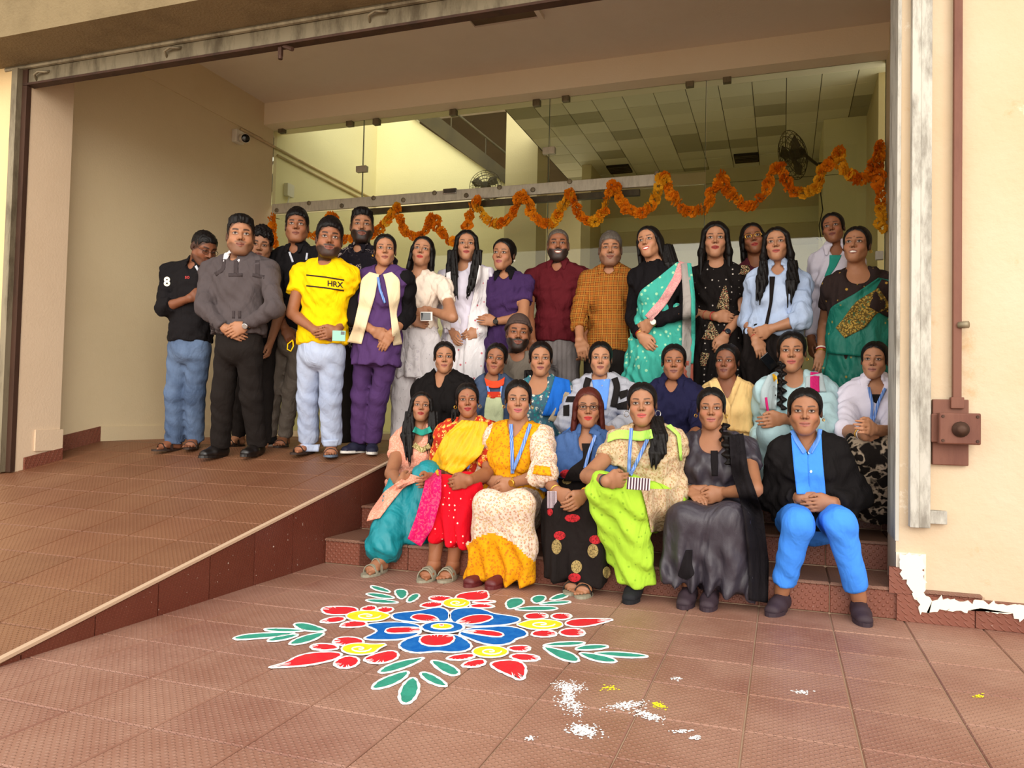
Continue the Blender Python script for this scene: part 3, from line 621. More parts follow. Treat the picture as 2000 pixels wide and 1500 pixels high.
    hl = o.get('hl', .07); pl = hl-(y+.085)*(hl+.07)/.145-3.0*x*x; blend(ss(z-pl+.002*np.sin(x*210+y*90), -.010, .006)*(z > -.05), hc, .8)
    return V, Q, C
def hair_field(style, o):
    F = Field((-.15, -.15, -.44), (.15, .17, .16), .0074) if style in ('long', 'half') else Field((-.14, -.15, -.17), (.14, .17, .16), .007)
    t = o.get('vol', .013 if style == 'short' else .010); hl = o.get('hl', .07); x, y, z = F.grid()
    if style == 'short': F.ell((0, .018, .036+t*.6), (.0745+t*.35, .093+t*.7, .085+t*1.1), 0)
    elif style == 'buzz': F.ell((0, .018, .034), (.0755, .0945, .0855), 0)
    else: F.ell((0, .018, .035), (.075+t, .094+t, .084+t), 0)
    F.ell((0, -.03, .05), (.062+t*.6, .058+t*.6, .053+t*.6), .02)
    if style == 'short' and o.get('quiff'): F.ell((0, -.03, .10), (.058, .06, .028), .02)
    lo = -.07 if style in ('short', 'buzz') else -.085
    pl = hl-(y+.085)*(hl-lo)/.145-(4.5 if style not in ('short', 'buzz') else 2.0)*x*x
    if style in ('short', 'buzz'): pl = np.maximum(pl, -.075); pl = pl-.03*np.clip((.07-np.abs(x))*0, 0, 1)
    if style in ('short', 'buzz'):   # temples set back, sideburns in front of the ears
        sb_ = np.exp(-((y+.012)/.012)**2)*.022*np.clip((np.abs(x)-.055)/.012, 0, 1); pl = pl-sb_+.05*np.exp(-((y-.016)/.02)**2)*np.clip((np.abs(x)-.06)/.008, 0, 1)*(z < .04)+.012*np.exp(-((np.abs(x)-.05)/.014)**2)*np.clip((-.03-y)/.03, 0, 1)
    pl = pl+(.0025 if style in ('short', 'buzz') else .0)*np.sin(x*210+y*90); E = (pl-z)*.75; kk = .016 if style != 'buzz' else .004; h = np.clip(.5-.5*(F.D-E)/-kk, 0, 1); h = np.clip(.5+.5*(E-F.D)/kk, 0, 1); F.D = (F.D*(1-h)+E*h+kk*h*(1-h)).astype(np.float32)
    if style not in ('short', 'buzz'):
        px_ = o.get('part', 0); F.D += (.006*np.exp(-((x-px_)/.006)**2)*(z > .04)*(y < .05)).astype(np.float32)
    for c in o.get('blobs', []): F.ell(c[:3], c[3:6], .012)
    if style in ('tied', 'bun'): F.ell((0, .10, -.02), (.035, .03, .035), .015)
    if style == 'bun': F.ell((0, .115, -.005), (.045, .032, .045), .012)
    if style == 'half':
        F.seg((0, .05, .0), (0, .075, -.28), (.088, .05), (.07, .035), .03, rt=(1, 0, 0))
        for q in (-1, 1): F.seg((q*.074, .0, .02), (q*.088, .035, -.14), (.018, .045), (.02, .04), .02, rt=(1, 0, 0))
    if style == 'long':
        F.seg((0, .05, .0), (0, .08, -.33), (.088, .05), (.07, .02), .03, rt=(1, 0, 0))
        for q in (-1, 1):
            e = o.get('fall', .33); F.seg((q*.070, -.035, .055), (q*.087, -.012, -.08), (.016, .035), (.022, .036), .02, rt=(1, 0, 0)); F.seg((q*.087, -.012, -.08), (q*.094, -.03, -e), (.022, .036), (.010, .014), .025, rt=(1, 0, 0))
    a = np.arctan2(x, y+.02+0*z); 
    if style in ('short', 'buzz'): F.D += (.0022*np.sin(a*38+z*35+3*np.sin(z*20+x*25))+.0015*np.sin(a*71-z*50)).astype(np.float32)
    elif style in ('tied', 'bun'): F.D += (.0011*np.sin(x*520+3*np.sin(y*40))).astype(np.float32)
    else: F.D += (.0020*np.sin(a*46+4*np.sin(z*9))*np.clip((.05-z)/.1, .15, 1)).astype(np.float32)
    if o.get('messy'): F.D += (.006*np.sin(x*150+2*np.sin(z*90))*np.sin(y*130+z*60)).astype(np.float32)
    return F
# ---------------------------------------------------------------- hands and feet
def hand_field(wr, kn, thumb, nout, sc=1.0, curl=.35, spread=0.0, arm=None, tcurl=.3):
    d = nrm(kn-wr); t = nrm(thumb-d*(thumb @ d)); n_ = nrm(np.cross(d, t)); n_ = n_ if n_ @ nout > 0 else -n_
    L = .088*sc; lo = wr-.23*sc; F = Field(wr+d*.06-.15*sc, wr+d*.06+.15*sc, .0056)
    P = lambda x, y, z: wr+d*(x*sc)+t*(y*sc)+n_*(z*sc)
    if arm is not None: F.seg(wr+nrm(arm-wr)*.05, wr, .0275*sc, .0265*sc, .0)
    F.seg(P(-.005, 0, 0), P(.03, .0, 0), (.030*sc, .021*sc), (.036*sc, .0165*sc), .012, rt=t); F.seg(P(.03, 0, 0), P(.075, .001, .002), (.036*sc, .0165*sc), (.040*sc, .0125*sc), .012, rt=t)
    for i, (y, l) in enumerate(((.030, .070), (.0105, .078), (-.0095, .072), (-.028, .056))):
        x, z = .085-.004*abs(i-1.2), .002; an = curl*.75; yy = y; dy = spread*(1.5-i)*.06
        for j, fr in enumerate((.45, .31, .24)):
            s_ = l*fr; x2 = x+s_*math.cos(an); z2 = z-s_*math.sin(an); y2 = yy+dy*s_*6
            F.seg(P(x, yy, z), P(x2, y2, z2), (.0093-.0010*j)*sc, (.0085-.0011*j)*sc, .0025); x, z, yy = x2, z2, y2; an += curl*(1.25 if j == 0 else .9)
    F.seg(P(.018, .020, -.006), P(.05, .046, -.012), .016*sc, .0125*sc, .012); F.seg(P(.05, .046, -.012), P(.078, .055-.02*tcurl, -.014-.012*tcurl), .0118*sc, .0100*sc, .005); F.seg(P(.078, .055-.02*tcurl, -.014-.012*tcurl), P(.102, .055-.045*tcurl, -.018-.02*tcurl), .0100*sc, .0080*sc, .004)
    return F
def foot_axes(toe): t = nrm([toe[0], toe[1], 0]); return t, np.array([-t[1], t[0], 0])
def foot_skin(an, toe, zf, sc=1.0, side=1):
    t, w = foot_axes(toe); c = np.array([an[0], an[1], zf+.012]); F = Field(c-.27*sc-np.array([0, 0, .03]), c+np.array([.27*sc, .27*sc, .22]), .0055)
    P = lambda x, y, z: c+t*(x*sc)+w*(y*sc)+np.array([0, 0, z*sc])
    F.seg(np.array([an[0], an[1], zf+.19]), P(-.005, 0, .075), .038*sc, .033*sc, 0); F.seg(P(-.005, 0, .075), P(-.035, 0, .03), .032*sc, .031*sc, .02)
    F.seg(P(.0, 0, .065), P(.10, .0, .028), (.032*sc, .03*sc), (.042*sc, .018*sc), .025, rt=w); F.seg(P(-.02, 0, .018), P(.09, 0, .015), (.028*sc, .018*sc), (.038*sc, .014*sc), .02, rt=w)
    for i in range(5):
        y = (.030-.0155*i)*side; x = .115-.006*i*i*.35; F.seg(P(x, y, .012), P(x+.040-.006*i, y*1.06, .008), (.0115 if i == 0 else .0085)*sc, (.0105 if i == 0 else .0075)*sc, .004)
    return F
def shoe_field(an, toe, zf, sc=1.0, kind='shoe'):
    t, w = foot_axes(toe); c = np.array([an[0], an[1], zf]); F = Field(c-.27*sc-np.array([0, 0, -.22]), c+np.array([.27*sc, .27*sc, .17]), .0062)
    P = lambda x, y, z: c+t*(x*sc)+w*(y*sc)+np.array([0, 0, z*sc])
    F.seg(P(-.03, 0, .04), P(.06, 0, .035), (.037*sc, .042*sc), (.046*sc, .042*sc), 0, rt=w); F.seg(P(.06, 0, .035), P(.135, 0, .026), (.046*sc, .042*sc), (.040*sc, .03*sc), .015, rt=w)
    hgt = .10 if kind == 'shoe' else .07
    F.seg(P(-.025, 0, .05), P(-.02, 0, hgt), (.036*sc, .042*sc), (.036*sc, .042*sc), .02, rt=w); F.seg(P(.0, 0, .065), P(.07, 0, .05), .034*sc, .028*sc, .02)
    if kind != 'shoe': F.seg(P(-.02, 0, .06), P(-.015, 0, .16), .034*sc, .036*sc, .006, sub=True)
    x, y, z = F.grid(); F.D = np.maximum(F.D, (zf+.012-z).astype(np.float32)*np.ones_like(F.D)); return F
def sole(an, toe, zf, sc, mat, parent, org, th=.014, w0=.05):
    t, w = foot_axes(toe); c = np.array([an[0], an[1], zf]); pts = []
    for k in range(22):
        q = 2*math.pi*k/22; x = .055+.125*math.cos(q); y = (w0-.008*math.cos(q+math.pi)*-1*(-1))*math.sin(q)*(1.0 if math.cos(q) > 0 else .82); pts.append(c+t*x*sc+w*y*sc-org)
    return MB().prism([tuple(p) for p in pts], (0, 0, 1), th).build('sole', mat, parent)
# ================================================================ PEOPLE
def solve(p0, px, L, sgn=-1):
    """point on the pixel's ray at distance L from joint p0 (nearer to the viewer when sgn<0)"""
    d = rays(px[0], px[1]); d = d/np.linalg.norm(d); o = CAM-p0; b = d @ o; c = o @ o-L*L; q = b*b-c
    t = -b+(sgn*math.sqrt(q) if q > 0 else 0); return CAM+d*t
class Person: pass
def ground(px, py, z=None):
    if z is not None: return atZ(px, py, z)
    d = rays(px, py); t = .9
    for t in np.arange(1.2, 9, .004):
        p = CAM+d*t; zg = ramp_z(p[1]) if p[0] < XR or p[1] > YS[3] else 0
        if p[2] <= zg: return np.array([p[0], p[1], zg])
    return p
NP = 0; PEOPLE = {}
SKIN = {'l': 'A37152', 'm': '8F5C3F', 'n': '7A4B33', 'd': '603826', 'x': 'AB795A', 'p': '966649', 'q': '9C6D50'}
def build_person(sp):
    global NP
    NP += 1; seed = NP*13; H = sp.get('H', 1.6); Y = sp['Y']; g = sp['g']; o = sp.get('ho', {})
    P = Person(); P.sp = sp; P.fields = []; P.todo = []
    hx = sp['head']; hc = atY(hx[0], (hx[1]+hx[2])/2, Y+sp.get('hy', -.03)); hs = (hx[2]-hx[1])*fdist(hc)/FPX/.243
    neck = atY(*sp['neck'], Y); up = np.array([0, 0, 1.0])
    ty = sp.get('ty', 0)
    sa = atY(*sp['sh'][0], Y+ty*.5); sb = atY(*sp['sh'][1], Y-ty*.5)
    ins = .05 if g == 'm' else .043; sa = sa+nrm(neck-sa)*ins-up*.006; sb = sb+nrm(neck-sb)*ins-up*.006
    rt = nrm((sb-sa)*np.array([1, 1, .3])); shw = np.linalg.norm(sb-sa)/2+.03
    pel = atY(*sp['pel'][:2], Y+(sp['pel'][2] if len(sp['pel']) > 2 else 0))
    spine = nrm(neck-pel); fr = nrm(np.cross(rt, spine)); fr = fr if fr @ (CAM-neck) > 0 else -fr
    org = np.array([pel[0], pel[1], sp.get('z', 0)]); root = empty('person', tuple(org)); tag(root, sp['label'], 'person'); P.root = root; P.org = org; P.pel = pel; P.rt = rt; P.fr = fr; P.neck = neck
    wk = .95 if g == 'm' else 1.0
    ch, wa, hi = sp.get('w', (.158, .148, .155) if g == 'm' else (.138, .122, .158)); shw = max(shw, .10)
    tl = np.linalg.norm(neck-pel)
    def torso(F, off, k=.03, low=None):
        T_ = [(0.02, .055, .055), (.10, shw*.80, .075), (.22, max(ch, shw*.86), .098), (.38, ch, .112), (.66, wa, .100), (.86, hi*.97, .108), (1.0, hi, .115)]
        low = off if low is None else low; O_ = lambda t: off if t < .3 else low
        for (t0, a0, b0), (t1, a1, b1) in zip(T_, T_[1:]): F.seg(lerp(neck, pel, t0), lerp(neck, pel, t1), (a0+O_(t0), b0+O_(t0)), (a1+O_(t1), b1+O_(t1)), k if t0 < .9 else .01, rt=rt)
        for s_ in (sa, sb): F.seg(neck+up*.015, s_+up*.0, .045+off, .055+off, .035)
        if g == 'f':
            for q in (-1, 1): F.ell(lerp(neck, pel, .40)+rt*q*.065+fr*(.075+off), (.058, .05, .055), .04)
    # legs
    legs = []; TH, SHN = .245*H, .245*H; zf = sp.get('zf', (None, None))
    for i, q in enumerate((-1, 1)):
        hip = pel+rt*q*(.085 if g == 'm' else .09)-up*.03; Lg = sp.get('la' if i == 0 else 'lb')
        if Lg is None:
            if sp.get('sit'):
                kn = hip+nrm(fr*np.array([1, 1, 0]))*TH*.94+up*(.03+.05*(TH-.35))-rt*q*.01; kn[2] = max(kn[2], sp['sit']+SHN+.06); kn = hip+nrm(kn-hip)*TH; an = np.array([kn[0], kn[1]-.02, sp['sit']+.085])
            elif 'kneel' in sp: ff = nrm(fr*np.array([1, 1, 0])); kn = hip+rt*q*.17+ff*.16; kn[2] = sp['kneel']+.075; an = hip+rt*q*.06-ff*.16; an[2] = sp['kneel']+.06
            elif 'stand' in sp: an = hip*np.array([1, 1, 0])+up*(sp['stand']+.045)+rt*q*.02; kn = lerp(hip, an, .5)
            else: legs.append(None); continue
            legs.append((hip, kn, an, {})); continue
        if 'f' in Lg: ft = ground(*Lg['f'], Lg.get('z')); ft = ft if abs(ft[1]-Y) < .3 or Lg.get('z') == 0 else atY(*Lg['f'], Y+np.sign(ft[1]-Y)*.22)*np.array([1, 1, 0])+up*ramp_z(Y+np.sign(ft[1]-Y)*.22); Lg['z'] = float(ft[2]); an = ft+np.array([0, 0, .085])
        else: an = None
        kn = solve(hip, Lg['k'], Lg.get('th', TH), Lg.get('ks', -1)) if 'k' in Lg else lerp(hip, an, .5)+np.array([0, -.02, 0])
        if an is None: an = solve(kn, Lg['n'], Lg.get('sn', SHN), Lg.get('ns', 1))
        legs.append((hip, kn, an, Lg))
    P.legs = legs
    pts = [neck, pel]+[a for l in legs if l for a in l[:3]]; lo = np.min(pts, 0)-.24; hi_ = np.max(pts, 0)+.24
    def garment(name, F, mat, m2=None):
        P.fields.append(F); P.todo.append(lambda: sew(name, F, mat, m2))
    def sew(name, F, mat, m2):
        V, Q = F.mesh()
        if len(V):
            ob_ = np_mesh(name, V, Q, mat, root, None, org)
            if m2:      # second cloth sewn on below a seam
                C_ = V[Q].mean(1)-CAM; w_ = C_ @ CW; X_ = 1000+FPX*(C_ @ CR)/w_; Y_ = 750-FPX*(C_ @ CU)/w_; s_ = np.array(m2[1], float); ob_.data.materials.append(MATS[m2[0]]); ob_.data.polygons.foreach_set('material_index', (Y_ > np.interp(X_, s_[:, 0], s_[:, 1])).astype(np.int32))
    def pants(b):
        ra, rk, rn = b.get('r', (.092, .068, .062)); F = Field(lo, hi_, .0138)
        F.seg(lerp(neck, pel, .80), pel-up*.04, (hi+.008, .118), (hi+.012, .125), 0, rt=rt)
        for l in legs:
            if not l: continue
            hip, kn, an, Lg = l; e = lerp(an, kn, b.get('cut', .0))
            LF = Field(lo, hi_, .0138); LF.seg(hip, kn, ra, rk, .03); LF.seg(kn, e, rk, rn, .03, f1=True)
            if b.get('puff'): LF.seg(lerp(kn, e, .55), lerp(kn, e, .85), rn*1.25, rn*1.35, .05)
            h_ = np.clip(.5+.5*(F.D-LF.D)/.012, 0, 1); F.D = F.D*(1-h_)+LF.D*h_-.012*h_*(1-h_)
        F.folds(b.get('fold', .0045), b.get('wl', .11), [nrm((1, .3, .5)), nrm((.8, -.5, .9))], seed=seed); 
        if b.get('crease'): F.folds(.006, .06, [nrm((.5, 0, 1)), nrm((-.6, .1, 1))], seed+1, zf=(pel[2]-.5, pel[2]-.85))
        garment(b.get('name', 'trousers'), F, b['m'])
    def skirt(b):
        F = Field(lo-.1, hi_+.1, .0115); hw = b.get('hw', .2); F.seg(lerp(neck, pel, .75), pel-up*.02, (hi+.0, .115), (hi+.015, .13), 0, rt=rt)
        hips = [l[0] for l in legs]; kns = [l[1] for l in legs]; ay = [l[2][1] for l in legs]; hem = [atY(*p, (ay[0]+ay[1])/2+b.get('hdy', -.02)) for p in b['hem']]
        for h_, k_, e_ in zip(hips, kns, hem): F.seg(h_, k_, .092, .072, .05); F.seg(k_, e_, (b.get('kr', .075), .07), (b.get('er', .07), .07), .04, rt=rt)
        mk = lerp(*kns, .5); F.seg(lerp(*hips, .5)-up*.01, mk-up*.015, (.10, .07), (.09, .05), .05, rt=rt); F.seg(mk-up*.02, lerp(*hem, .5), (np.linalg.norm(kns[1]-kns[0])/2+.01, .04), (np.linalg.norm(hem[1]-hem[0])/2+.02, .06), .05, rt=rt)
        zc = max(p[2] for p in hem)
        x, y, z = F.grid(); zz = lerp(*hem, .5)[2]; slope = (hem[1][2]-hem[0][2])/(np.linalg.norm(hem[1]-hem[0])+1e-6); pl_ = hem[0][2]+((x-hem[0][0])*rt[0]+(y-hem[0][1])*rt[1])*slope
        F.D = np.maximum(F.D, (pl_-z).astype(np.float32)); F.folds(b.get('fold', .012)*1.7, b.get('wl', .10), [nrm((1, .2, .12)), nrm((1, -.3, -.1))], seed, zf=(mk[2]+.05, zz)); garment(b.get('name', 'skirt'), F, b['m'], b.get('m2'))
    def tube(b):
        S_ = [(atY(x_, y_, pel[1]+b.get('dy', 0)), w_) for x_, y_, w_ in b['s']]; F = Field(np.min([p for p, _ in S_], 0)-.32, np.max([p for p, _ in S_], 0)+.32, .0105)
        for (p0, w0), (p1, w1) in zip(S_, S_[1:]):
            a0, a1 = w0*fdist(p0)/FPX, w1*fdist(p1)/FPX; F.seg(p0, p1, (a0, max(.11, min(.7*a0, .17))), (a1, max(.11, min(.7*a1, .2))), .02, rt=rt)
        x, y, z = F.grid(); F.D = np.maximum(F.D, np.maximum(S_[-1][0][2]-z, z-S_[0][0][2]).astype(np.float32)*np.ones_like(F.D))
        F.folds(b.get('fold', .010), b.get('wl', .075), [nrm((1, .2, b.get('sl', .1))), nrm((1, -.3, -.08))], seed); garment(b.get('name', 'skirt'), F, b['m'])
    for b in sp.get('bot', []): {'skirt': skirt, 'tube': tube}.get(b.get('t'), pants)(b)
    # arms: wrists and knuckles rest on whatever the pixel's ray meets (clothes, lap, other hand)
    UA, FA = .180*H, .150*H; arms = []; pts = [neck, pel, sa, sb]; F0 = Field(np.min(pts, 0)-.3, np.max(pts, 0)+.3, .0125); torso(F0, .014); P.handF = []; P.hands = []
    def touch(px, lift, extra=()):
        d, h = march(P, np.array([px[0]]), np.array([px[1]]), P.fields+[F0]+P.handF); return None if np.isnan(h[0]) else CAM+d[0]*(h[0]-lift)
    order = [(0, sa, 'a'), (1, sb, 'b')]; arms = [None, None]
    for i, s_, key in (order if sp.get('first', 'a') == 'a' else order[::-1]):
        A = sp.get(key)
        if A is None:
            sd = rt*(1 if i else -1)*(.05 if not sp.get('sit') else .012); e = s_+np.array([0, .02 if not sp.get('sit') else -.02, -UA])+sd; w_ = e+np.array([0, -.10, -FA*.9]) if not sp.get('sit') else e+fr*FA*.75-sd*6-up*FA*.35; arms[i] = (s_, e, w_, None); P.handF.append(hand_field(w_, w_+np.array([0, -.02, -.085]), -CW, rt*(1 if i else -1), .92, .4, 0, e)); continue
        w_ = None if A.get('free') else touch(A['w'], A.get('lift', .034))
        if w_ is None: e = solve(s_, A['e'], A.get('ua', UA), A.get('es', -1)); w_ = solve(e, A['w'], A.get('fa', FA), A.get('ws', -1))
        else:
            d = rays(*A['e']); d = d/np.linalg.norm(d); D0 = np.linalg.norm(s_-CAM); c_ = [CAM+d*t for t in np.arange(D0-.45, D0+.25, .005)]
            e = min(c_, key=lambda q: (np.linalg.norm(q-s_)-UA)**2+(np.linalg.norm(q-w_)-FA)**2)
        arms[i] = (s_, e, w_, A)
        if 'h' not in A: P.handF.append(hand_field(w_, w_+nrm(w_-e)*.085, up if abs(nrm(w_-e)[2]) < .8 else -CW, -CW if abs(nrm(w_-e)[2]) < .8 else rt*(1 if i else -1), 1.0 if g == 'm' else .92, .4, 0, e))
        else:
            kn = None if A.get('free') else touch(A['h'], .022)
            if kn is None or np.linalg.norm(kn-w_) > .16: kn = solve(w_, A['h'], .085, -1)
            td = {'u': up, 'd': -up, 'l': -CR, 'r': CR, 'f': -CW}[A.get('t', 'u')]; no = {'c': -CW, 'u': up*.8-CW*.6, 'd': CW}[A.get('n', 'c')]
            P.handF.append(hand_field(w_, kn, td, no, sp.get('hsz', 1.0)*(1.0 if g == 'm' else .92), A.get('c', .35), A.get('sp', 0), e, A.get('tc', .3)))
    P.arms = arms
    pts = [neck, pel, sa, sb]+[a for s_ in arms for a in s_[:3]]+[a for l in legs if l for a in l[:3]]
    lo = np.min(pts, 0)-.2; hi_ = np.max(pts, 0)+.2
    sk = SKIN.get(sp['skin'], sp['skin'])
    # ---- body: one continuous surface, with finer head and hands welded in
    F = Field(lo, hi_, .0180); torso(F, -.004, low=-.026); F.seg(neck-up*.02, hc+np.array([0, .02, -.05*hs]), .056 if g == 'm' else .048, .052 if g == 'm' else .045, .03)
    fat = sp.get('fat', 1.0)
    for s_, e, w_, A in arms: F.seg(s_, e, .047*fat, .039*fat, .03); F.seg(e, lerp(e, w_, .3), .038*fat, .039*fat, .015); F.seg(lerp(e, w_, .3), w_, .038*fat, .0265, .012)
    bare = not any(b.get('t') is None for b in sp.get('bot', [])) or any(l and l[3].get('shoe') and l[3]['shoe'][0] in ('sandal', 'slide', 'strap', 'slip') for l in legs)
    for l in legs if bare else []:
        if l: F.seg(l[0], l[1], .060, .044, .04); F.seg(l[1], lerp(l[1], l[2], .35), .043, .045, .01); F.seg(lerp(l[1], l[2], .35), l[2], .045, .035, .01)
        if l and not l[3].get('shoe'): F.seg(l[2]-up*.012, l[2]+nrm(fr*np.array([1, 1, 0]))*.05-up*.02, .034, .026, .02)
    P.body = F; VS, QS, CS = [], [], []
    def addm(V, Q, C=None): 
        n0 = sum(len(v) for v in VS); VS.append(V); QS.append(Q+n0); CS.append(np.tile(lin(sk), (len(V), 1)) if C is None else C)
    # footwear
    shoes = []
    for i, l in enumerate(legs):
        if l and 'f' in l[3] and l[3].get('shoe'):
            Lg = l[3]; toe = Lg.get('toe', (0, -1)); an = l[2]; z = Lg['z']; kind, c1, c2 = Lg['shoe']; shoes.append((an, toe, z, kind, c1, c2))
            if kind in ('sandal', 'slide', 'strap'): addm(*foot_skin(an, toe, z, .98 if g == 'm' else .86, 1 if i == 0 else -1).mesh())
    # head
    dcam = nrm((CAM-hc)*np.array([1, 1, 0])); yaw, pit, rol = sp.get('hd', (0, 0, 0)); ri = np.cross(up, dcam)
    yw, pt, rl_ = map(math.radians, (yaw, pit, rol)); f_ = nrm(dcam*math.cos(yw)+ri*math.sin(yw)); r_ = np.cross(up, f_); f2 = f_*math.cos(pt)+up*math.sin(pt); u2 = np.cross(f2, r_); r3 = r_*math.cos(rl_)-u2*math.sin(rl_); u3 = u2*math.cos(rl_)+r_*math.sin(rl_)
    RH = np.stack([r3, -f2, u3]); tow = lambda V: hc+(V*np.array([sp.get('fw', 1.0), 1, 1])*hs) @ RH; P.tow = tow; P.RH = RH; P.hs = hs; P.hc = hc
    o2 = dict(o); o2.setdefault('hl', {'buzz': .062, 'short': .07}.get(sp['hair'], .078)); V, Q, C = head_mesh(g, sk, sp.get('lip', '8A4038' if g == 'f' else '7A4436'), sp.get('beard', 0), o2); addm(tow(V), Q, C)
    def skin_mesh():
        for f_ in [P.body]+P.handF: addm(*f_.mesh())
        np_mesh('body', np.concatenate(VS), np.concatenate(QS), 'skin', root, np.concatenate(CS), org)
    P.todo.append(skin_mesh)
    # hair
    if sp['hair'] != 'none':
        HF = hair_field(sp['hair'], o2); V, Q = HF.mesh(); P.hairV = tow(V); ho = np_mesh('hair', P.hairV, Q, sp.get('hm', 'hair_black'), root, None, org)
    for T_ in sp.get('locks', []):      # loose locks, plaits: list of (px, py, dy from body plane, radius)
        pl_ = [atY(a[0], a[1], Y+a[2]) for a in T_['p']]; F = Field(np.min(pl_, 0)-.09, np.max(pl_, 0)+.09, .0055)
        for j_ in range(1 if T_.get('plait') else 6):
            rr_ = np.random.default_rng(seed+j_); of = 0 if T_.get('plait') else 1
            for i_, ((p0, a0), (p1, a1)) in enumerate(zip(zip(pl_, T_['p']), zip(pl_[1:], T_['p'][1:]))):
                u_ = (j_-2.5)/2.5*.75*of; s0 = 1 if not of else .42; s1 = s0*(1 if i_ < len(pl_)-2 or not of else .25); ex_ = (p1-p0)*(.25*math.sin(j_*2.1)*of if i_ == len(pl_)-2 else 0)
                F.seg(p0+rt*u_*a0[3]+fr*.010*math.cos(j_*1.9)*of, p1+rt*u_*a1[3]*(1.0 if i_ < len(pl_)-2 else .8)+fr*.010*math.cos(j_*1.9)*of+ex_, (a0[3]*s0, a0[3]*.5*s0+.003), (a1[3]*s1, a1[3]*.5*s1+.003), .006, rt=rt)
        x, y, z = F.grid()
        if T_.get('plait'): F.D += (.008*np.sin(z*130+np.sign(x-pl_[0][0])*1.5)).astype(np.float32)
        else: F.D += (.002*np.sin(x*260+y*150+z*30)).astype(np.float32)
        garment('hair_lock' if not T_.get('plait') else 'plait', F, sp.get('hm', 'hair_black'))
    # ---- garments
    def top(tp):
        off = tp.get('off', .012); lo2 = lo.copy(); F = Field(lo2, hi_, .0115); torso(F, off)
        if 'hem' in tp:
            hx_, hy_, hw_ = tp['hem']; he = atY(hx_, hy_, Y+tp.get('hdy', (pel[1]-Y))); a1 = hw_*fdist(he)/FPX; mid = pel
            if he[2] < pel[2]-.04: F.seg(mid, he, (hi+off, .118+off), (a1, max(.10, min(a1*.72, .19))), .02, rt=rt, f1=True)
            else: F.seg(lerp(neck, pel, .7), he-up*.05, (wa+off, .10+off), (a1, .112+off), .03, rt=rt)
            x, y, z = F.grid(); F.D = np.maximum(F.D, (he[2]-z+.006*np.sin(x*40+y*30)).astype(np.float32)*np.ones_like(F.D))
        if tp.get('only'): F.D[:] = .25
        sl = tp.get('sl', (1.9, 1.9)); r0, r1, r2 = tp.get('sr', (.060, .052, .042))
        for (s_, e, w_, A), L_ in zip(arms, sl):
            if L_ <= 0: continue
            if L_ <= 1: F.seg(s_, lerp(s_, e, L_), r0, r0+(r1-r0)*L_, .03, f1=True)
            else: F.seg(s_, e, r0, r1, .03); F.seg(e, lerp(e, w_, L_-1), r1, r1+(r2-r1)*(L_-1), .02, f1=True)
        F.folds(tp.get('fold', .010), tp.get('wl', .085), seed=seed+5)
        if tp.get('vf'): F.folds(tp['vf'], .055, [nrm((1, .2, .08)), nrm((1, -.4, -.06))], seed+2, zf=(lerp(neck, pel, .5)[2], pel[2]-.2))
        nt, nd = tp.get('neck', ('round', .05)); nb = neck+up*.03
        F.seg(nb+up*.16, nb, .075, .064, .008, sub=True)
        if nt == 'v': F.seg(nb+fr*.06, neck+fr*.14-spine*nd, .05, .006, .01, sub=True)
        elif nt == 'round': F.ell(neck+fr*.10+up*.02, (tp.get('nw', .062), .075, nd+.02), .01, R=np.stack([rt, fr, np.cross(rt, fr)]), sub=True)
        if tp.get('open'): F.seg(neck+fr*.14, pel+fr*.16-up*.1, tp['open'], tp['open']*1.1, .0, sub=True)
        garment(tp.get('name', 'shirt'), F, tp['m']); P.topF = F
        if tp.get('collar'):
            G = Field(neck-.13, neck+.16, .0075); ca, cb = neck+up*.0+fr*.012, neck+up*.06-fr*.012
            G.seg(ca, cb, (.078, .080), (.066, .068), 0, rt=rt, f0=True, f1=True, hollow=.006)
            for q in (-1, 1): G.seg(neck+rt*q*.055+fr*.06+up*.035, neck+rt*q*.060+fr*.088-up*.03, (.03, .008), (.012, .007), .006, rt=rt)
            G.seg(nb+fr*.05+up*.10, neck+fr*.14-spine*(nd if nt == 'v' else .03), .038, .004, .004, sub=True); garment('collar', G, tp['collar'])
    for t_ in sp.get('top', []): top(t_)
    # shoes
    for an, toe, z, kind, c1, c2 in shoes:
        if kind in ('shoe', 'slip'): 
            F = shoe_field(an, toe, z, 1.0 if g == 'm' else .88, kind); V, Q = F.mesh(); so_ = np_mesh('shoe', V, Q, c1, root, None, org); sole(an, toe, z+.0, 1.0 if g == 'm' else .88, c2, so_, org, .018, .046)
        else:
            so_ = sole(an, toe, z, 1.0 if g == 'm' else .88, c2, root, org, .014, .05); so_.name = 'sandal'; t, w = foot_axes(toe); t = t*(1.0 if g == 'm' else .88); w = w*(1.0 if g == 'm' else .9); c = np.array([an[0], an[1], z])-org
            for xx, hh, ww in ((.10, .052, .05), (.045, .078, .043)) if kind != 'slide' else ((.095, .056, .052), (.075, .064, .05)):
                G = MB(); n_ = 9; rr = .011 if kind != 'slide' else .02; pv = []
                for k in range(n_+1):
                    q = math.pi*k/n_; y_ = math.cos(q)*ww; z_ = .008+math.sin(q)*hh
                    for dx in (-rr, rr): pv.append(tuple(c+t*(xx+dx)+w*y_+np.array([0, 0, z_])))
                    for dx in (rr, -rr): pv.append(tuple(c+t*(xx+dx)+w*y_*.93+np.array([0, 0, z_-.005])))
                G.v = pv; G.f = [tuple(4*k+i for i in q) if False else (4*k+i, 4*k+(i+1) % 4, 4*(k+1)+(i+1) % 4, 4*(k+1)+i) for k in range(n_) for i in range(4)]; G.build('strap', c1, so_)
    # drapes, ribbons and lettering laid over the clothes
    P.todo.append(lambda: [drape(P, d) for d in sp.get('drape', [])])
    if sp.get('glasses'): glasses(P, sp['glasses'])
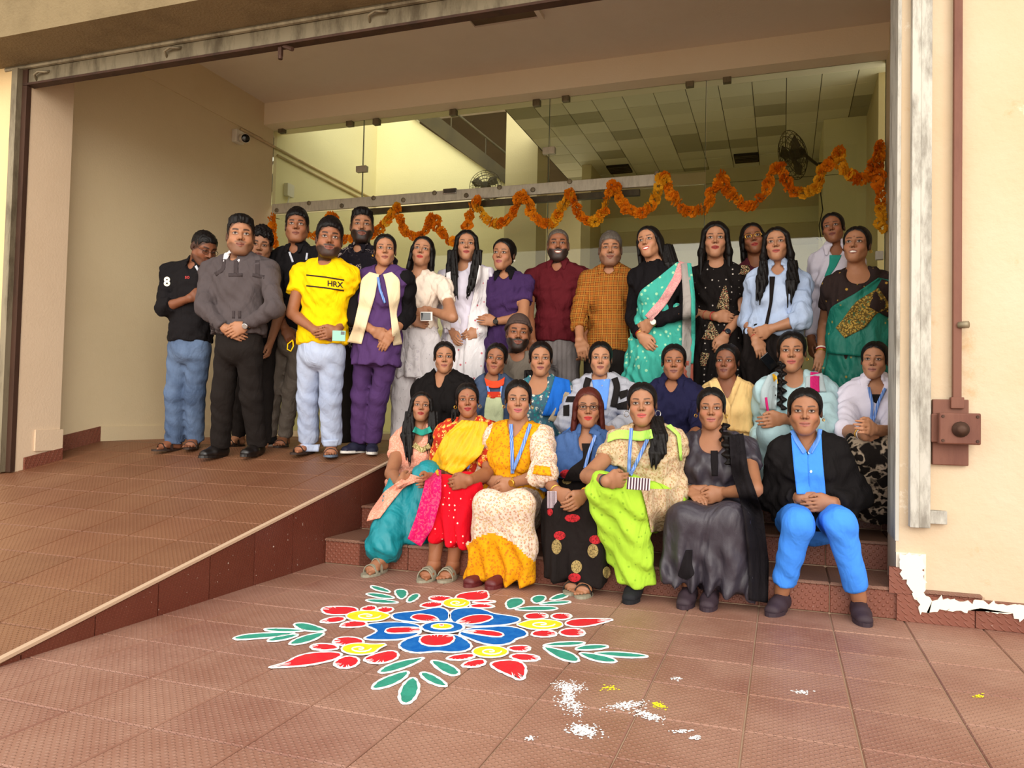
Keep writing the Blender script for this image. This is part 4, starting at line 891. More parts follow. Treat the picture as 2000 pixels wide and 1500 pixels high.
    for q in sp.get('ear', []): earring(P, q)
    for q in sp.get('band', []): band(P, q)
    PEOPLE[NP] = P
    return P
def press_together():
    """where neighbours lean on each other both give way to the surface midway between them, so they touch without passing through"""
    ALL = {k: P.fields+[P.body]+P.handF for k, P in PEOPLE.items()}; BB = {}; new = []
    for k, fs in ALL.items():
        lo, hi = np.full(3, 9.), np.full(3, -9.)
        for f in fs:
            i = np.nonzero(f.D < 0)
            if len(i[0]):
                for a in range(3): lo[a] = min(lo[a], f.ax[a][i[a].min()]); hi[a] = max(hi[a], f.ax[a][i[a].max()])
        BB[k] = (lo-.01, hi+.01)
    def union(fs, X):
        u = np.full(len(X), .25)
        for f in fs: u = np.minimum(u, f.sample(X))
        return u
    for a in ALL:
        for b in ALL:
            lo = np.maximum(BB[a][0], BB[b][0]); hi = np.minimum(BB[a][1], BB[b][1])
            if a == b or (lo >= hi).any(): continue
            for f in ALL[a]:
                sl, x, y, z = f.win(lo, hi); sub = f.D[sl]
                if sub.size == 0: continue
                I = np.argwhere(sub < .014)
                if not len(I): continue
                X = np.stack([x[I[:, 0], 0, 0], y[0, I[:, 1], 0], z[0, 0, I[:, 2]]], 1).astype(float); ub = union(ALL[b], X); m = ub < .014
                if not m.any(): continue
                I, X, ub = I[m], X[m], ub[m]; v = (union(ALL[a], X)-ub)/2-.0008; o = np.array([s.start for s in sl]); new.append((f, I+o, v))
    for f, I, v in new: f.D[I[:, 0], I[:, 1], I[:, 2]] = np.maximum(f.D[I[:, 0], I[:, 1], I[:, 2]], v)
def march(P, px, py, fields, near=None):
    d = rays(px, py); d = d/np.linalg.norm(d, axis=-1, keepdims=True); D0 = np.linalg.norm(P.pel-CAM); t0, t1 = D0-1.15, D0+.5
    ts = np.arange(t0, t1, .008); hit = np.full(d.shape[:-1], np.nan); prev = np.full(d.shape[:-1], .25)
    for t in ts:
        X = CAM+d*t; v = np.full(d.shape[:-1], .25)
        for F in fields: v = np.minimum(v, F.sample(X))
        m = np.isnan(hit) & (v < 0); hit[m] = t-.008*(-v[m])/(prev[m]-v[m]+1e-9); prev = v
        if not np.isnan(hit).any(): break
    return d, hit
def resamp(pl, n):
    pl = np.array(pl, float); s = np.concatenate([[0], np.cumsum(np.linalg.norm(np.diff(pl, axis=0), axis=1))]); u = np.linspace(0, s[-1], n)
    if len(pl) > 2:      # soften corners
        q = np.stack([np.interp(u, s, pl[:, i]) for i in range(2)], 1)
        for _ in range(2): q[1:-1] = .25*q[:-2]+.5*q[1:-1]+.25*q[2:]
        return q
    return np.stack([np.interp(u, s, pl[:, i]) for i in range(2)], 1)
def drape(P, d):
    """cloth sheet between two edges, laid on the wearer's surface with its own thickness"""
    if 'r' in d:
        c = np.array(d['r'], float); t = np.gradient(c, axis=0); nn = np.stack([t[:, 1], -t[:, 0]], 1); nn /= np.linalg.norm(nn, axis=1, keepdims=True); L, R = c-nn*d['w']/2, c+nn*d['w']/2
    else: L, R = d['L'], d['R']
    la = np.linalg.norm(np.diff(np.array(L, float), axis=0), axis=1).sum(); st = d.get('st', 5); n = max(4, int(la/st)+1)
    A, B = resamp(L, n), resamp(R, n); m = max(2, int(np.linalg.norm(A-B, axis=1).max()/st)+1); u = np.linspace(0, 1, m+1)
    G = A[:, None]*(1-u[None, :, None])+B[:, None]*u[None, :, None]
    fl = P.fields+[P.body]+P.handF*(1 if d.get('hands') else 0)
    dr, hit = march(P, G[..., 0], G[..., 1], fl)
    if np.isnan(hit).all(): print('drape missed', P.sp['label'], d.get('name')); return
    miss = np.isnan(hit); h = np.where(miss, np.nanmedian(hit), hit)
    def nb(a):
        p = np.pad(a, 1, 'edge'); return (p[:-2, 1:-1]+p[2:, 1:-1]+p[1:-1, :-2]+p[1:-1, 2:])/4
    for _ in range(40 if miss.any() else 0): h = np.where(miss, nb(h), h)
    off = d.get('off', .008); cap = h-off; cap = np.where(miss, cap-.0, cap); t = cap.copy()
    for _ in range(d.get('sm', 6)): t = np.minimum(nb(t), cap) if not d.get('free') else nb(t)
    t = np.minimum(t, cap)
    if d.get('fold'): 
        v = np.linspace(0, 1, n)[:, None]; t = t-d['fold']*(.5+.5*np.sin(u[None, :]*2*math.pi*d.get('nf', 5)+1.2*np.sin(v*5)))
    X = CAM+dr*t[..., None]; th = d.get('th', .007); X2 = CAM+dr*(t+th)[..., None]
    V = np.concatenate([X.reshape(-1, 3), X2.reshape(-1, 3)]); N = n*(m+1); I = np.arange(N).reshape(n, m+1)
    q = np.stack([I[:-1, :-1], I[1:, :-1], I[1:, 1:], I[:-1, 1:]], -1).reshape(-1, 4); Q = [q, q[:, ::-1]+N]
    for e in (I[:, 0], I[-1, :], I[::-1, -1], I[0, ::-1]): Q.append(np.stack([e[:-1], e[:-1]+N, e[1:]+N, e[1:]], 1))
    o = np_mesh(d.get('name', 'dupatta'), V, np.concatenate(Q), d['m'], P.root, None, P.org)
    if d.get('label'): o['label'] = d['label']
    return o
def glasses(P, mat):
    for q in (-1, 1):
        pts = [P.tow(np.array([q*.034+.021*math.cos(a)*(1.08), -.108+.006*abs(math.cos(a)), .001+.0165*math.sin(a)])[None])[0]-P.org for a in np.arange(16)*2*math.pi/16]; MB().tube(pts, .0017, 5, closed=True).build('glasses_rim', mat, P.root)
        MB().tube([P.tow(np.array([[q*.056, -.102, .006]]))[0]-P.org, P.tow(np.array([[q*.08, .0, .008]]))[0]-P.org], .0018, 5).build('glasses_arm', mat, P.root)
    MB().tube([P.tow(np.array([[-.0125, -.1125, .004]]))[0]-P.org, P.tow(np.array([[0, -.115, .007]]))[0]-P.org, P.tow(np.array([[.0125, -.1125, .004]]))[0]-P.org], .0017, 5).build('glasses_bridge', mat, P.root)
def earring(P, q):
    s_, r, mat = q; c = P.tow(np.array([[s_*.086, .004, -.034]]))[0]-P.org
    MB().tube([c+P.RH[0]*0+P.RH[1]*r*math.cos(a)*.5+P.RH[0]*r*math.cos(a)*.8+P.RH[2]*(r*math.sin(a)-r) for a in np.arange(12)*2*math.pi/12], .0022, 5, closed=True).build('earring', mat, P.root)
def band(P, q):
    i, t, r, w, mat = q[:5]; s_, e, w_, A = P.arms[i]; c = lerp(e, w_, t)-P.org; a = nrm(w_-e); nm = q[5] if len(q) > 5 else 'bangle'
    b = MB().lathe([(r, -w), (r+.003, -w*.5), (r+.003, w*.5), (r, w)], c, a, 18).build(nm, mat, P.root, smooth=True)
    if nm in ('watch', 'wrist_watch'):
        n_ = nrm(CAM-(c+P.org)); n_ = nrm(n_-a*(n_ @ a)); MB().lathe([(.019, 0), (.019, .008), (.016, .010)], c+n_*r, n_, 18).build('watch_face', q[6] if len(q) > 6 else 'paper', b)
def px_text(P, s, px, py, size, slope, mat, name='lettering', bold=0, cond=1.0):
    me, V = text(s, 1.0, None, None, None, None, None, name, bold); x = px+V[:, 0]*size*cond; y = py-V[:, 1]*size+slope*V[:, 0]*size*cond
    d, h = march(P, x, y, P.fields); h = np.where(np.isnan(h), np.nanmedian(h), h); X = CAM+d*(h-.004)[:, None]-P.org
    for v_, p in zip(me.vertices, X): v_.co = p
    me.materials.clear(); me.materials.append(MATS[mat]); return link(bpy.data.objects.new(name, me), P.root)
def held(name, label, cat, cx, cy, Yp, w, h, rot, mat, parts=(), tilt=0):
    Yp = Yp if not isinstance(Yp, tuple) else float(min(f_.ax[1][np.argwhere(f_.D < 0)[:, 1].min()] for f_ in PEOPLE[Yp[0]].handF[:2]))-.002 if len(Yp) < 2 else float(PEOPLE[Yp[0]].arms[Yp[1]][2][1])-Yp[2]
    c = atY(cx, cy, Yp); e = empty(name, tuple(c)); tag(e, label, cat); a = math.radians(rot); R_ = nrm(CR*math.cos(a)+CU*math.sin(a)); U_ = nrm(-CR*math.sin(a)+CU*math.cos(a)); N_ = np.cross(R_, U_)
    R = np.stack([R_, U_, N_], 1); MB().box(-w/2, w/2, -h/2, h/2, -.004, .004, R, (0, 0, 0)).build('case', mat, e, bev=.003)
    for x0, x1, y0, y1, m_, nm in parts: MB().box(x0*w/2, x1*w/2, y0*h/2, y1*h/2, .003, .006, R, (0, 0, 0)).build(nm, m_, e)
    return e
# ---------------------------------------------------------------- fabrics
cloth('black_shirt', '151214'); cloth('grey_sweater', '4E4647', bump=.004); cloth('sweater_print', '3E3637'); cloth('black_trouser', '1E1917', bump=.004); cloth('blue_jeans', '33435F', 'denim', '6F84A3', bump=.004); cloth('white_cloth', 'E2DEE2')
cloth('yellow_tee', 'F0C000'); cloth('pale_denim', '94A2C0', 'denim', 'BCC6DA', bump=.004); cloth('grey_chino', '6E655C'); cloth('black_scribble', '17131A', 'scribble', '9A8A86', sc=15, th=.45); cloth('purple_scrub', '4C3260', bump=.004); cloth('purple_dark', '3C2650')
cloth('cream_vest', 'DCC8A4', bump=.003); cloth('cream_blouse', 'EAD9C8'); cloth('white_chikan', 'DAD4D6', 'floral', 'BBB3BA', 'C9C2C8', sc=26, th=.28); cloth('white_dotted', 'D8D2D4', 'buti', '8A7F88', sc=38, th=.14); cloth('white_pink', 'E3DEE0', 'buti', 'C96A76', sc=17, th=.17); cloth('maroon_polo', '54141C'); cloth('grey_trouser', '77706F', 'stripe', '6A6362', sc=30)
cloth('check_shirt', '9A5A20', 'check', '4A200E', 'C8923E', sc=30); cloth('black_jersey', '100D10'); cloth('turquoise_print', '3FA595', 'buti', '9CCFA9', sc=24, th=.26); cloth('saree_pink', 'CB8A8C', 'speckle', 'DDB0A4', sc=120); cloth('saree_lining', '9A938E'); cloth('saree_coral', 'B06050')
cloth('black_buti', '15100F', 'dots', 'B9AFA6', sc=24, th=.16); cloth('gold_work', '14100E', 'speckle', 'D8C392', 'A83030', sc=150); cloth('maroon_cloth', '54202A'); cloth('light_denim', '9DB2D6', 'denim', 'BCCBE4'); cloth('white_coat', 'D9D3E2', bump=.003); cloth('teal_cloth', '2F9484'); cloth('brown_brocade', '2E2321', 'buti', 'B08A3C', sc=22, th=.2)
cloth('green_saree', '0F6E5E', 'buti', 'A88F3E', sc=15, th=.14, rough=.55, spec=.4); cloth('gold_band', '5E4A22', 'speckle', 'C9A54C', '2A6A50', sc=95); cloth('grey_tee', '6F665C'); cloth('beanie_knit', '4A3B36'); cloth('black_shawl', '120E0E', wr=9, bump=.010); cloth('denim_dark', '2C3850', 'denim', '44546F'); cloth('pale_green', 'A9B08C'); cloth('orange_scarf', 'CE4526')
cloth('teal_print', '3B5C6B', 'floral', 'D8D0C0', '1F7E80', sc=40, th=.4); cloth('royal_blue', '1B5FB8'); cloth('taupe_cloth', 'A09078'); cloth('grey_hoodie', 'A3A4AE'); cloth('sky_shirt', '5F8FDC'); cloth('navy_shirt', '1B1A38'); cloth('pale_yellow', 'D9B67A', wr=9, bump=.010); cloth('ice_blue', 'A9C6CC', wr=9); cloth('sheer_grey', 'A6B4B8', wr=9); cloth('hot_pink', 'BE2368'); cloth('mustard', 'E0A920')
cloth('black_jaal', '17120F', 'scribble', 'A3927E', sc=20, th=1.6); cloth('peach', 'DE9078', 'speckle', 'EBB09C', sc=110); cloth('teal_satin', '11818C', rough=.45, spec=.4, wr=9, bump=.010); cloth('gold_lace', '8C7A4C', 'speckle', 'E2D29A', sc=150); cloth('red_brocade', 'B3301C', 'floral', 'E0A23A', 'E8C46A', sc=36, th=.4); cloth('red_dotted', 'CE0A20', 'dots', 'F0D6C4', sc=32, th=.18); cloth('yellow_silk', 'E3A90A', rough=.5, spec=.35, wr=8, bump=.012); cloth('pink_border', 'C4125A', 'speckle', 'D8506E', sc=70)
cloth('cream_floral', 'DCC4B2', 'floral', 'B07A5C', 'B9985C', sc=78, th=.42); cloth('mustard_floral', 'DC980C', 'floral', 'B4621E', 'C06E14', sc=64, th=.36, wr=9); cloth('denim_jacket', '2B4573', 'denim', '4E6C9E'); cloth('black_crepe', '1A1413'); cloth('motif_gold', 'A08A58', 'speckle', '3A2C1E', sc=160); cloth('motif_red', 'B2262E', 'speckle', '5A1A18', sc=120)
cloth('beige_floral', 'C4AE8E', 'floral', '9A804E', 'A8785A', sc=80, th=.42); cloth('lime_cotton', 'A8D23C', 'buti', '86B02E', sc=30, th=.22, wr=9, bump=.010); cloth('lime_scarf', 'A9D860'); cloth('dark_satin', '36313A', rough=.4, spec=.45, wr=7, bump=.012); cloth('black_lace', '171316'); cloth('scrub_blue', '4188EA', bump=.004); cloth('black_cardigan', '131011')
cloth('lanyard_blue', '587CC0', 'stripe', '9AB0DA', sc=90, th=.6); cloth('lanyard_white', 'C9CCD6'); cloth('dark_cloth', '1B1716')
flat('black_leather', '15100E', .35, .5); flat('sandal_brown', '2E1F18', .6); flat('navy_shoe', '1A1A2E', .7); flat('sole_white', 'C9C4BC', .6); flat('sole_blue', '5A6677', .6); flat('slide_grey', '8B8674', .5); flat('maroon_shoe', '571C1E', .45, .4); flat('clog_plum', '33262E', .65); flat('shoe_black_knit', '17171B', .8); flat('gold', 'C99B3A', .3, .6); flat('red_bangle', '9A1F1F', .4); flat('white_bangle', 'E4DCD0', .4); flat('pearl', 'E0D6CC', .3, .6); flat('silver', 'BDBDBD', .3, .6); flat('button_blue', 'B9D2F0', .4); flat('tshirt_print', '241C14', .8); flat('phone_teal', '8CBFAE', .4); flat('phone_white', 'E6E2DC', .35); flat('phone_screen', '14161A', .1, .6); flat('stripe_dark', '3A1A2A', .5); flat('stripe_pale', 'D8C8CE', .5); flat('logo_red', 'B03A38', .8); flat('henna', '8C2A1C', .6); flat('brown_rim', '3A2620', .4)
for k_, m_ in (('gold', 'gold'), ('silver', 'silver')): MATS[m_].node_tree.nodes['Principled BSDF'].inputs['Metallic'].default_value = .8
# ---------------------------------------------------------------- the group
S_SAND = ('sandal', 'sandal_brown', 'sandal_brown')
p = build_person(dict(label='man in black shirt and blue jeans, looking down, nearest the porch wall', g='m', H=1.66, Y=4.56, z=.5, head=(398, 450, 518), hd=(28, -26, 0), neck=(386, 522), sh=((322, 532), (432, 538)), pel=(371, 670), skin='n', hair='buzz', beard=1, ho=dict(hl=.06, open=.3), w=(.15, .14, .145), glasses='brown_rim',
 a=dict(e=(320, 602), w=(372, 582), h=(392, 576), es=1, c=.5), b=dict(e=(424, 615), w=(402, 588), es=1), la=dict(f=(340, 880), toe=(-.25, -1), shoe=S_SAND), lb=dict(f=(380, 868), toe=(.45, -1), shoe=S_SAND),
 top=[dict(m='black_shirt', off=.016, sl=(1.35, 1.35), sr=(.066, .06, .055), hem=(370, 668, 37), collar='black_shirt', neck=('v', .05))], bot=[dict(m='blue_jeans', r=(.088, .072, .068), crease=1, cut=-.05, name='jeans')],
 drape=[dict(name='lanyard', m='lanyard_white', r=[(382, 519), (390, 532)], w=5, st=3)]))
px_text(p, '8', 320, 558, 24, 0, 'paper', 'sleeve_emblem', .04); px_text(p, 'so', 361, 544, 10, 0, 'logo_red', 'chest_logo', .02)
p = build_person(dict(label='smiling man in dark grey sweater with white collar and black trousers', g='m', H=1.7, Y=4.41, z=.48, head=(470, 423, 503), neck=(468, 508), sh=((400, 532), (536, 532)), pel=(467, 668), skin='l', hair='short', beard=1, w=(.168, .166, .16), ho=dict(quiff=1, smile=.7, hl=.064),
 a=dict(e=(398, 600), w=(440, 642), h=(468, 656), t='u', es=1), b=dict(e=(537, 602), w=(480, 636), h=(452, 650), t='u', c=.4), la=dict(f=(430, 893), toe=(-.2, -1), shoe=('shoe', 'black_leather', 'black_leather')), lb=dict(f=(502, 890), toe=(.05, -1), shoe=('shoe', 'black_leather', 'black_leather')),
 top=[dict(m='grey_sweater', name='sweater', off=.02, sl=(1.92, 1.92), sr=(.068, .06, .044), neck=('round', .02), nw=.05, hem=(467, 654, 62), collar='white_cloth', fold=.009)], bot=[dict(m='black_trouser', r=(.090, .076, .068), cut=-.03)],
 drape=[dict(name='sweater_print', m='sweater_print', r=q, w=w, st=4, off=.0012, th=.002, sm=1) for q, w in (([(437, 506), (437, 526), (420, 536)], 8), ([(461, 509), (461, 536)], 9), ([(446, 537), (474, 537)], 7), ([(503, 508), (503, 538)], 9), ([(493, 537), (516, 541)], 7), ([(456, 607), (456, 622)], 6), ([(468, 607), (468, 622)], 6), ([(412, 632), (416, 648)], 6))],
 band=[(1, .96, .031, .010, 'black_leather', 'wrist_watch', 'silver')]))
build_person(dict(label='young man with tousled hair peeking over the shoulder of the grey sweater', g='m', H=1.6, Y=4.78, z=.54, head=(509, 447, 513), hd=(-4, -8, 6), neck=(508, 522), sh=((468, 540), (545, 540)), pel=(498, 665), skin='l', hair='short', hy=0, ho=dict(messy=1, vol=.02, hl=.06, open=.6),
 la=dict(f=(466, 862), toe=(-.05, -1), shoe=S_SAND), stand=.57, top=[dict(m='black_shirt', sl=(.6, .6), hem=(495, 670, 40))], bot=[dict(m='black_trouser', r=(.085, .065, .055))]))
build_person(dict(label='tall man in black polo shirt with lanyard and slim grey trousers', g='m', H=1.75, Y=4.95, z=.57, head=(580, 410, 478), hd=(-4, 2, 0), neck=(584, 490), sh=((520, 508), (652, 510)), pel=(572, 655), skin='m', hair='short', ho=dict(vol=.018, hl=.06), w=(.15, .145, .14),
 a=dict(e=(538, 590), w=(556, 640), h=(562, 652), es=1), b=dict(e=(642, 600), w=(640, 650), es=1), la=dict(f=(526, 862), toe=(-.1, -1), shoe=('shoe', 'shoe_black_knit', 'sole_white')), lb=dict(f=(556, 858), toe=(.3, -1), shoe=S_SAND),
 top=[dict(m='black_shirt', sl=(.6, .6), sr=(.064, .058, .05), hem=(575, 645, 42), collar='black_shirt', neck=('v', .07))], bot=[dict(m='grey_chino', r=(.092, .066, .056), crease=1)],
 drape=[dict(name='lanyard', m='lanyard_white', r=[(565, 492), (572, 512)], w=4, st=3), dict(name='lanyard', m='lanyard_white', r=[(600, 494), (598, 508)], w=4, st=3)]))
p = build_person(dict(label='man in bright yellow printed T-shirt and pale rolled-up jeans', g='m', H=1.65, Y=4.53, z=.51, head=(643, 430, 508), hd=(2, 0, 3), neck=(643, 518), sh=((578, 538), (692, 545)), pel=(628, 678), skin='m', hair='short', beard=2, ho=dict(vol=.02, hl=.06), w=(.15, .15, .15),
 a=dict(e=(570, 612), w=(616, 646), h=(645, 656), es=1), b=dict(e=(682, 612), w=(658, 646), h=(634, 652)), la=dict(f=(602, 886), toe=(-.1, -1), shoe=S_SAND), lb=dict(f=(648, 876), toe=(.55, -1), shoe=('sandal', 'sandal_brown', 'sole_blue')),
 top=[dict(m='yellow_tee', name='tshirt', off=.016, sl=(.5, .5), sr=(.072, .074, .05), neck=('round', .015), hem=(627, 673, 54))], bot=[dict(m='pale_denim', r=(.092, .074, .074), crease=1, cut=.02, name='jeans')],
 drape=[dict(name='shirt_stripe', m='tshirt_print', r=q, w=2.6, st=3, off=.004, th=.002, sm=2) for q in ([(598, 537), (635, 541), (672, 547)], [(598, 558), (635, 562), (672, 568)])]+[dict(name='jean_cuff', m='pale_denim', L=[(587, 868), (589, 882)], R=[(625, 868), (622, 882)], st=4, off=.01), dict(name='jean_cuff', m='pale_denim', L=[(630, 860), (632, 872)], R=[(662, 858), (658, 872)], st=4, off=.01)]))
px_text(p, 'HRX', 639, 558, 15, .12, 'tshirt_print', 'shirt_lettering', .025, 1.0)
MB().tube([atY(x, y, 4.46)-p.org for x, y in ((572, 664), (562, 672), (561, 682), (568, 686), (573, 676), (572, 666))], .004, 5).build('shirt_tie', 'yellow_tee', p.root)
build_person(dict(label='bearded man in black line-patterned shirt standing behind the cream vest', g='m', H=1.75, Y=5.3, z=.57, head=(707, 409, 478), neck=(706, 490), sh=((648, 512), (768, 516)), pel=(705, 665), skin='l', hair='short', beard=3, ho=dict(quiff=1, hl=.062, open=.6, smile=.4), stand=.572,
 top=[dict(m='black_scribble', sl=(1.9, 1.9), hem=(705, 680, 45), collar='black_scribble', neck=('v', .05))], bot=[dict(m='black_trouser', r=(.09, .07, .062))]))
build_person(dict(label='woman in purple scrubs under a cream vest with black sleeves', g='f', H=1.55, Y=4.65, z=.53, head=(752, 457, 522), neck=(752, 532), sh=((696, 548), (802, 550)), pel=(737, 672), skin='l', hair='tied', lip='8A4A3C', w=(.13, .125, .15),
 a=dict(e=(690, 622), w=(730, 646), h=(752, 660), es=1), b=dict(e=(797, 616), w=(764, 652), h=(744, 682), t='l', es=1, c=.25), la=dict(f=(701, 880), toe=(-.4, -1), shoe=('slip', 'navy_shoe', 'sole_white')), lb=dict(f=(727, 872), toe=(.55, -1), shoe=('slip', 'navy_shoe', 'sole_white')),
 bot=[dict(m='purple_scrub', r=(.080, .064, .062), cut=0)], top=[dict(m='purple_scrub', name='tunic', sl=(0, 0), hem=(733, 715, 52), neck=('v', .06)), dict(m='black_jersey', name='sleeves', only=1, sl=(1.55, 1.55), sr=(.072, .052, .045))],
 drape=[dict(name='vest', m='cream_vest', L=[(722, 531), (705, 545), (701, 590), (690, 640), (678, 668)], R=[(741, 536), (738, 545), (732, 580), (720, 620), (706, 672)], off=.014), dict(name='vest', m='cream_vest', L=[(748, 536), (752, 548), (758, 580), (764, 630), (768, 675)], R=[(765, 531), (781, 545), (782, 580), (774, 612), (786, 672)], off=.014), dict(name='lanyard', m='lanyard_blue', r=[(738, 541), (742, 565), (752, 592)], w=5, st=3, off=.018)],
 band=[(1, .93, .027, .006, 'red_bangle')], ear=[(-1, .006, 'gold')]))
build_person(dict(label='woman in cream draped blouse over white embroidered skirt, head tilted, phone in hand', g='f', H=1.58, Y=5.12, z=.57, head=(825, 461, 524), hd=(-6, 6, 7), neck=(818, 540), sh=((776, 558), (876, 562)), pel=(814, 660), skin='x', hair='half', lip='B0302C', w=(.128, .12, .145), stand=.572,
 a=dict(e=(784, 618), w=(806, 626), h=(826, 632), es=1, c=.6), b=dict(e=(884, 620), w=(838, 606), h=(812, 612), t='d', c=.4), bot=[dict(m='white_dotted', r=(.10, .085, .075), name='salwar'), dict(t='tube', m='white_chikan', name='kurta_skirt', s=[(814, 628, 37), (812, 680, 42), (806, 738, 44)])],
 top=[dict(m='cream_blouse', name='blouse', sl=(.5, .5), sr=(.056, .056, .05), neck=('v', .08), hem=(815, 642, 37), fold=.010, wl=.06)], ho=dict(part=-.02)))
build_person(dict(label='woman with long loose black hair in white kurta and white dupatta', g='f', H=1.6, Y=5.34, z=.57, head=(911, 449, 511), neck=(908, 526), sh=((862, 545), (960, 540)), pel=(908, 665), skin='x', hair='long', lip='9A3A3A', w=(.13, .12, .15), stand=.572, ho=dict(fall=.3),
 a=dict(e=(868, 610), w=(884, 650), es=1), b=dict(e=(957, 612), w=(936, 648), h=(916, 655), es=1), bot=[dict(t='tube', m='white_pink', name='kurta_skirt', s=[(908, 620, 40), (906, 690, 48), (902, 760, 52)])],
 top=[dict(m='white_coat', name='kurta', sl=(1.9, 1.85), sr=(.058, .054, .05), neck=('round', .03))], locks=[dict(p=[(884, 490, -.14, .030), (882, 540, -.18, .040), (890, 578, -.19, .030)]), dict(p=[(934, 490, -.14, .028), (926, 545, -.18, .034), (914, 578, -.19, .02)])],
 drape=[dict(m='white_pink', L=[(936, 518), (928, 560), (916, 620), (906, 690), (905, 745)], R=[(954, 524), (955, 570), (952, 640), (948, 690), (942, 748)], fold=.014, nf=4, off=.012), dict(m='white_pink', L=[(866, 535), (862, 580), (866, 640)], R=[(880, 530), (882, 580), (880, 645)], fold=.01, nf=2, off=.012)]))
build_person(dict(label='woman in purple tunic with dark collar, arm folded across, beside the white dupatta', g='f', H=1.58, Y=5.36, z=.57, head=(984, 466, 530), hd=(-20, 0, 4), neck=(990, 542), sh=((950, 558), (1036, 556)), pel=(992, 665), skin='l', hair='bun', lip='9A4A50', w=(.13, .12, .14), stand=.572,
 a=dict(free=1, e=(966, 612), w=(978, 655), es=1, ws=1), b=dict(e=(1022, 620), w=(968, 628), h=(942, 626), t='u', c=.3), bot=[dict(m='purple_dark', r=(.1, .08, .07))], top=[dict(m='purple_dark', name='tunic', sl=(.55, .55), sr=(.060, .062, .05), hem=(990, 760, 44), collar='black_jersey', neck=('v', .04))], band=[(1, .96, .027, .010, 'black_leather', 'wrist_watch', 'phone_screen')], ear=[(1, .005, 'pearl')]))
build_person(dict(label='grinning bearded man in maroon polo shirt and grey trousers', g='m', H=1.68, Y=5.52, z=.57, head=(1090, 447, 513), neck=(1092, 522), sh=((1026, 548), (1152, 546)), pel=(1086, 685), skin='m', hair='buzz', hm='hair_grey', beard=3, ho=dict(teeth=1, smile=1, hl=.075, open=.5, beardc='2A2422', hairc='4A3A32'), w=(.145, .142, .145), stand=.572,
 a=dict(free=1, e=(1032, 615), w=(1040, 668), es=-1, h=(1042, 695), t='r'), b=dict(free=1, e=(1150, 615), w=(1142, 672), es=-1), bot=[dict(m='grey_trouser', r=(.1, .085, .078))], top=[dict(m='maroon_polo', name='polo_shirt', off=.016, sl=(.5, .5), sr=(.07, .07, .05), hem=(1086, 668, 45), collar='maroon_polo', neck=('v', .085))]))
build_person(dict(label='smiling man in brown and orange checked shirt', g='m', H=1.66, Y=5.4, z=.57, head=(1192, 455, 523), neck=(1193, 531), sh=((1136, 552), (1252, 552)), pel=(1190, 690), skin='l', hair='short', hm='hair_grey', beard=1, ho=dict(smile=1, hl=.058, open=.35, hairc='3A302C', beardc='4A3C36'), fw=1.02, w=(.142, .142, .145), stand=.572,
 a=dict(free=1, e=(1130, 615), w=(1132, 664), h=(1138, 692), t='r', es=-1), b=dict(e=(1252, 622), w=(1245, 680), es=1), bot=[dict(m='black_trouser', r=(.1, .085, .078))], top=[dict(m='check_shirt', off=.016, sl=(1.55, 1.55), sr=(.066, .058, .05), hem=(1188, 688, 46), collar='check_shirt', neck=('v', .05))]))
p = build_person(dict(label='smiling woman in turquoise saree with pink border over a black long-sleeved top', g='f', H=1.62, Y=5.16, z=.57, head=(1268, 441, 507), hd=(-20, 2, -9), neck=(1283, 520), sh=((1236, 548), (1350, 538)), pel=(1290, 660), skin='x', hair='half', lip='A8242A', w=(.132, .12, .15), stand=.572, ho=dict(teeth=1, smile=1, part=.02),
 a=dict(e=(1236, 622), w=(1252, 656), h=(1272, 680), es=1), b=dict(e=(1346, 604), w=(1272, 630), h=(1246, 642), es=1, t='d'), bot=[dict(t='tube', m='turquoise_print', name='saree', s=[(1296, 598, 47), (1292, 640, 56), (1284, 700, 62), (1278, 765, 66)], sl=.5)],
 top=[dict(m='black_jersey', name='blouse', sl=(1.9, 1.9), sr=(.056, .05, .042), neck=('none', 0), hem=(1290, 645, 42))], locks=[dict(p=[(1300, 480, -.02, .04), (1312, 515, -.06, .04), (1322, 540, -.07, .03)])],
 drape=[dict(m='turquoise_print', name='saree_pallu', L=[(1322, 512), (1285, 542), (1250, 568), (1243, 590), (1252, 622)], R=[(1334, 512), (1315, 550), (1290, 590), (1275, 610), (1262, 626)], off=.014), dict(m='saree_pink', name='saree_border', r=[(1334, 512), (1322, 545), (1296, 588), (1266, 622)], w=17, st=4, off=.017), dict(m='saree_lining', name='saree_pallu', L=[(1330, 515), (1334, 580), (1332, 660), (1330, 745)], R=[(1346, 512), (1352, 580), (1352, 660), (1348, 745)], off=.03, free=1), dict(m='turquoise_print', name='saree_border', L=[(1342, 514), (1350, 580), (1350, 660), (1346, 710)], R=[(1350, 514), (1358, 580), (1358, 660), (1354, 710)], off=.036, free=1), dict(m='saree_coral', name='saree_border', L=[(1336, 705), (1334, 745)], R=[(1354, 705), (1354, 748)], off=.036, free=1)],
 band=[(1, .95, .027, .009, 'gold', 'wrist_watch', 'pearl'), (0, .93, .027, .004, 'gold'), (0, .88, .028, .004, 'red_bangle')]))
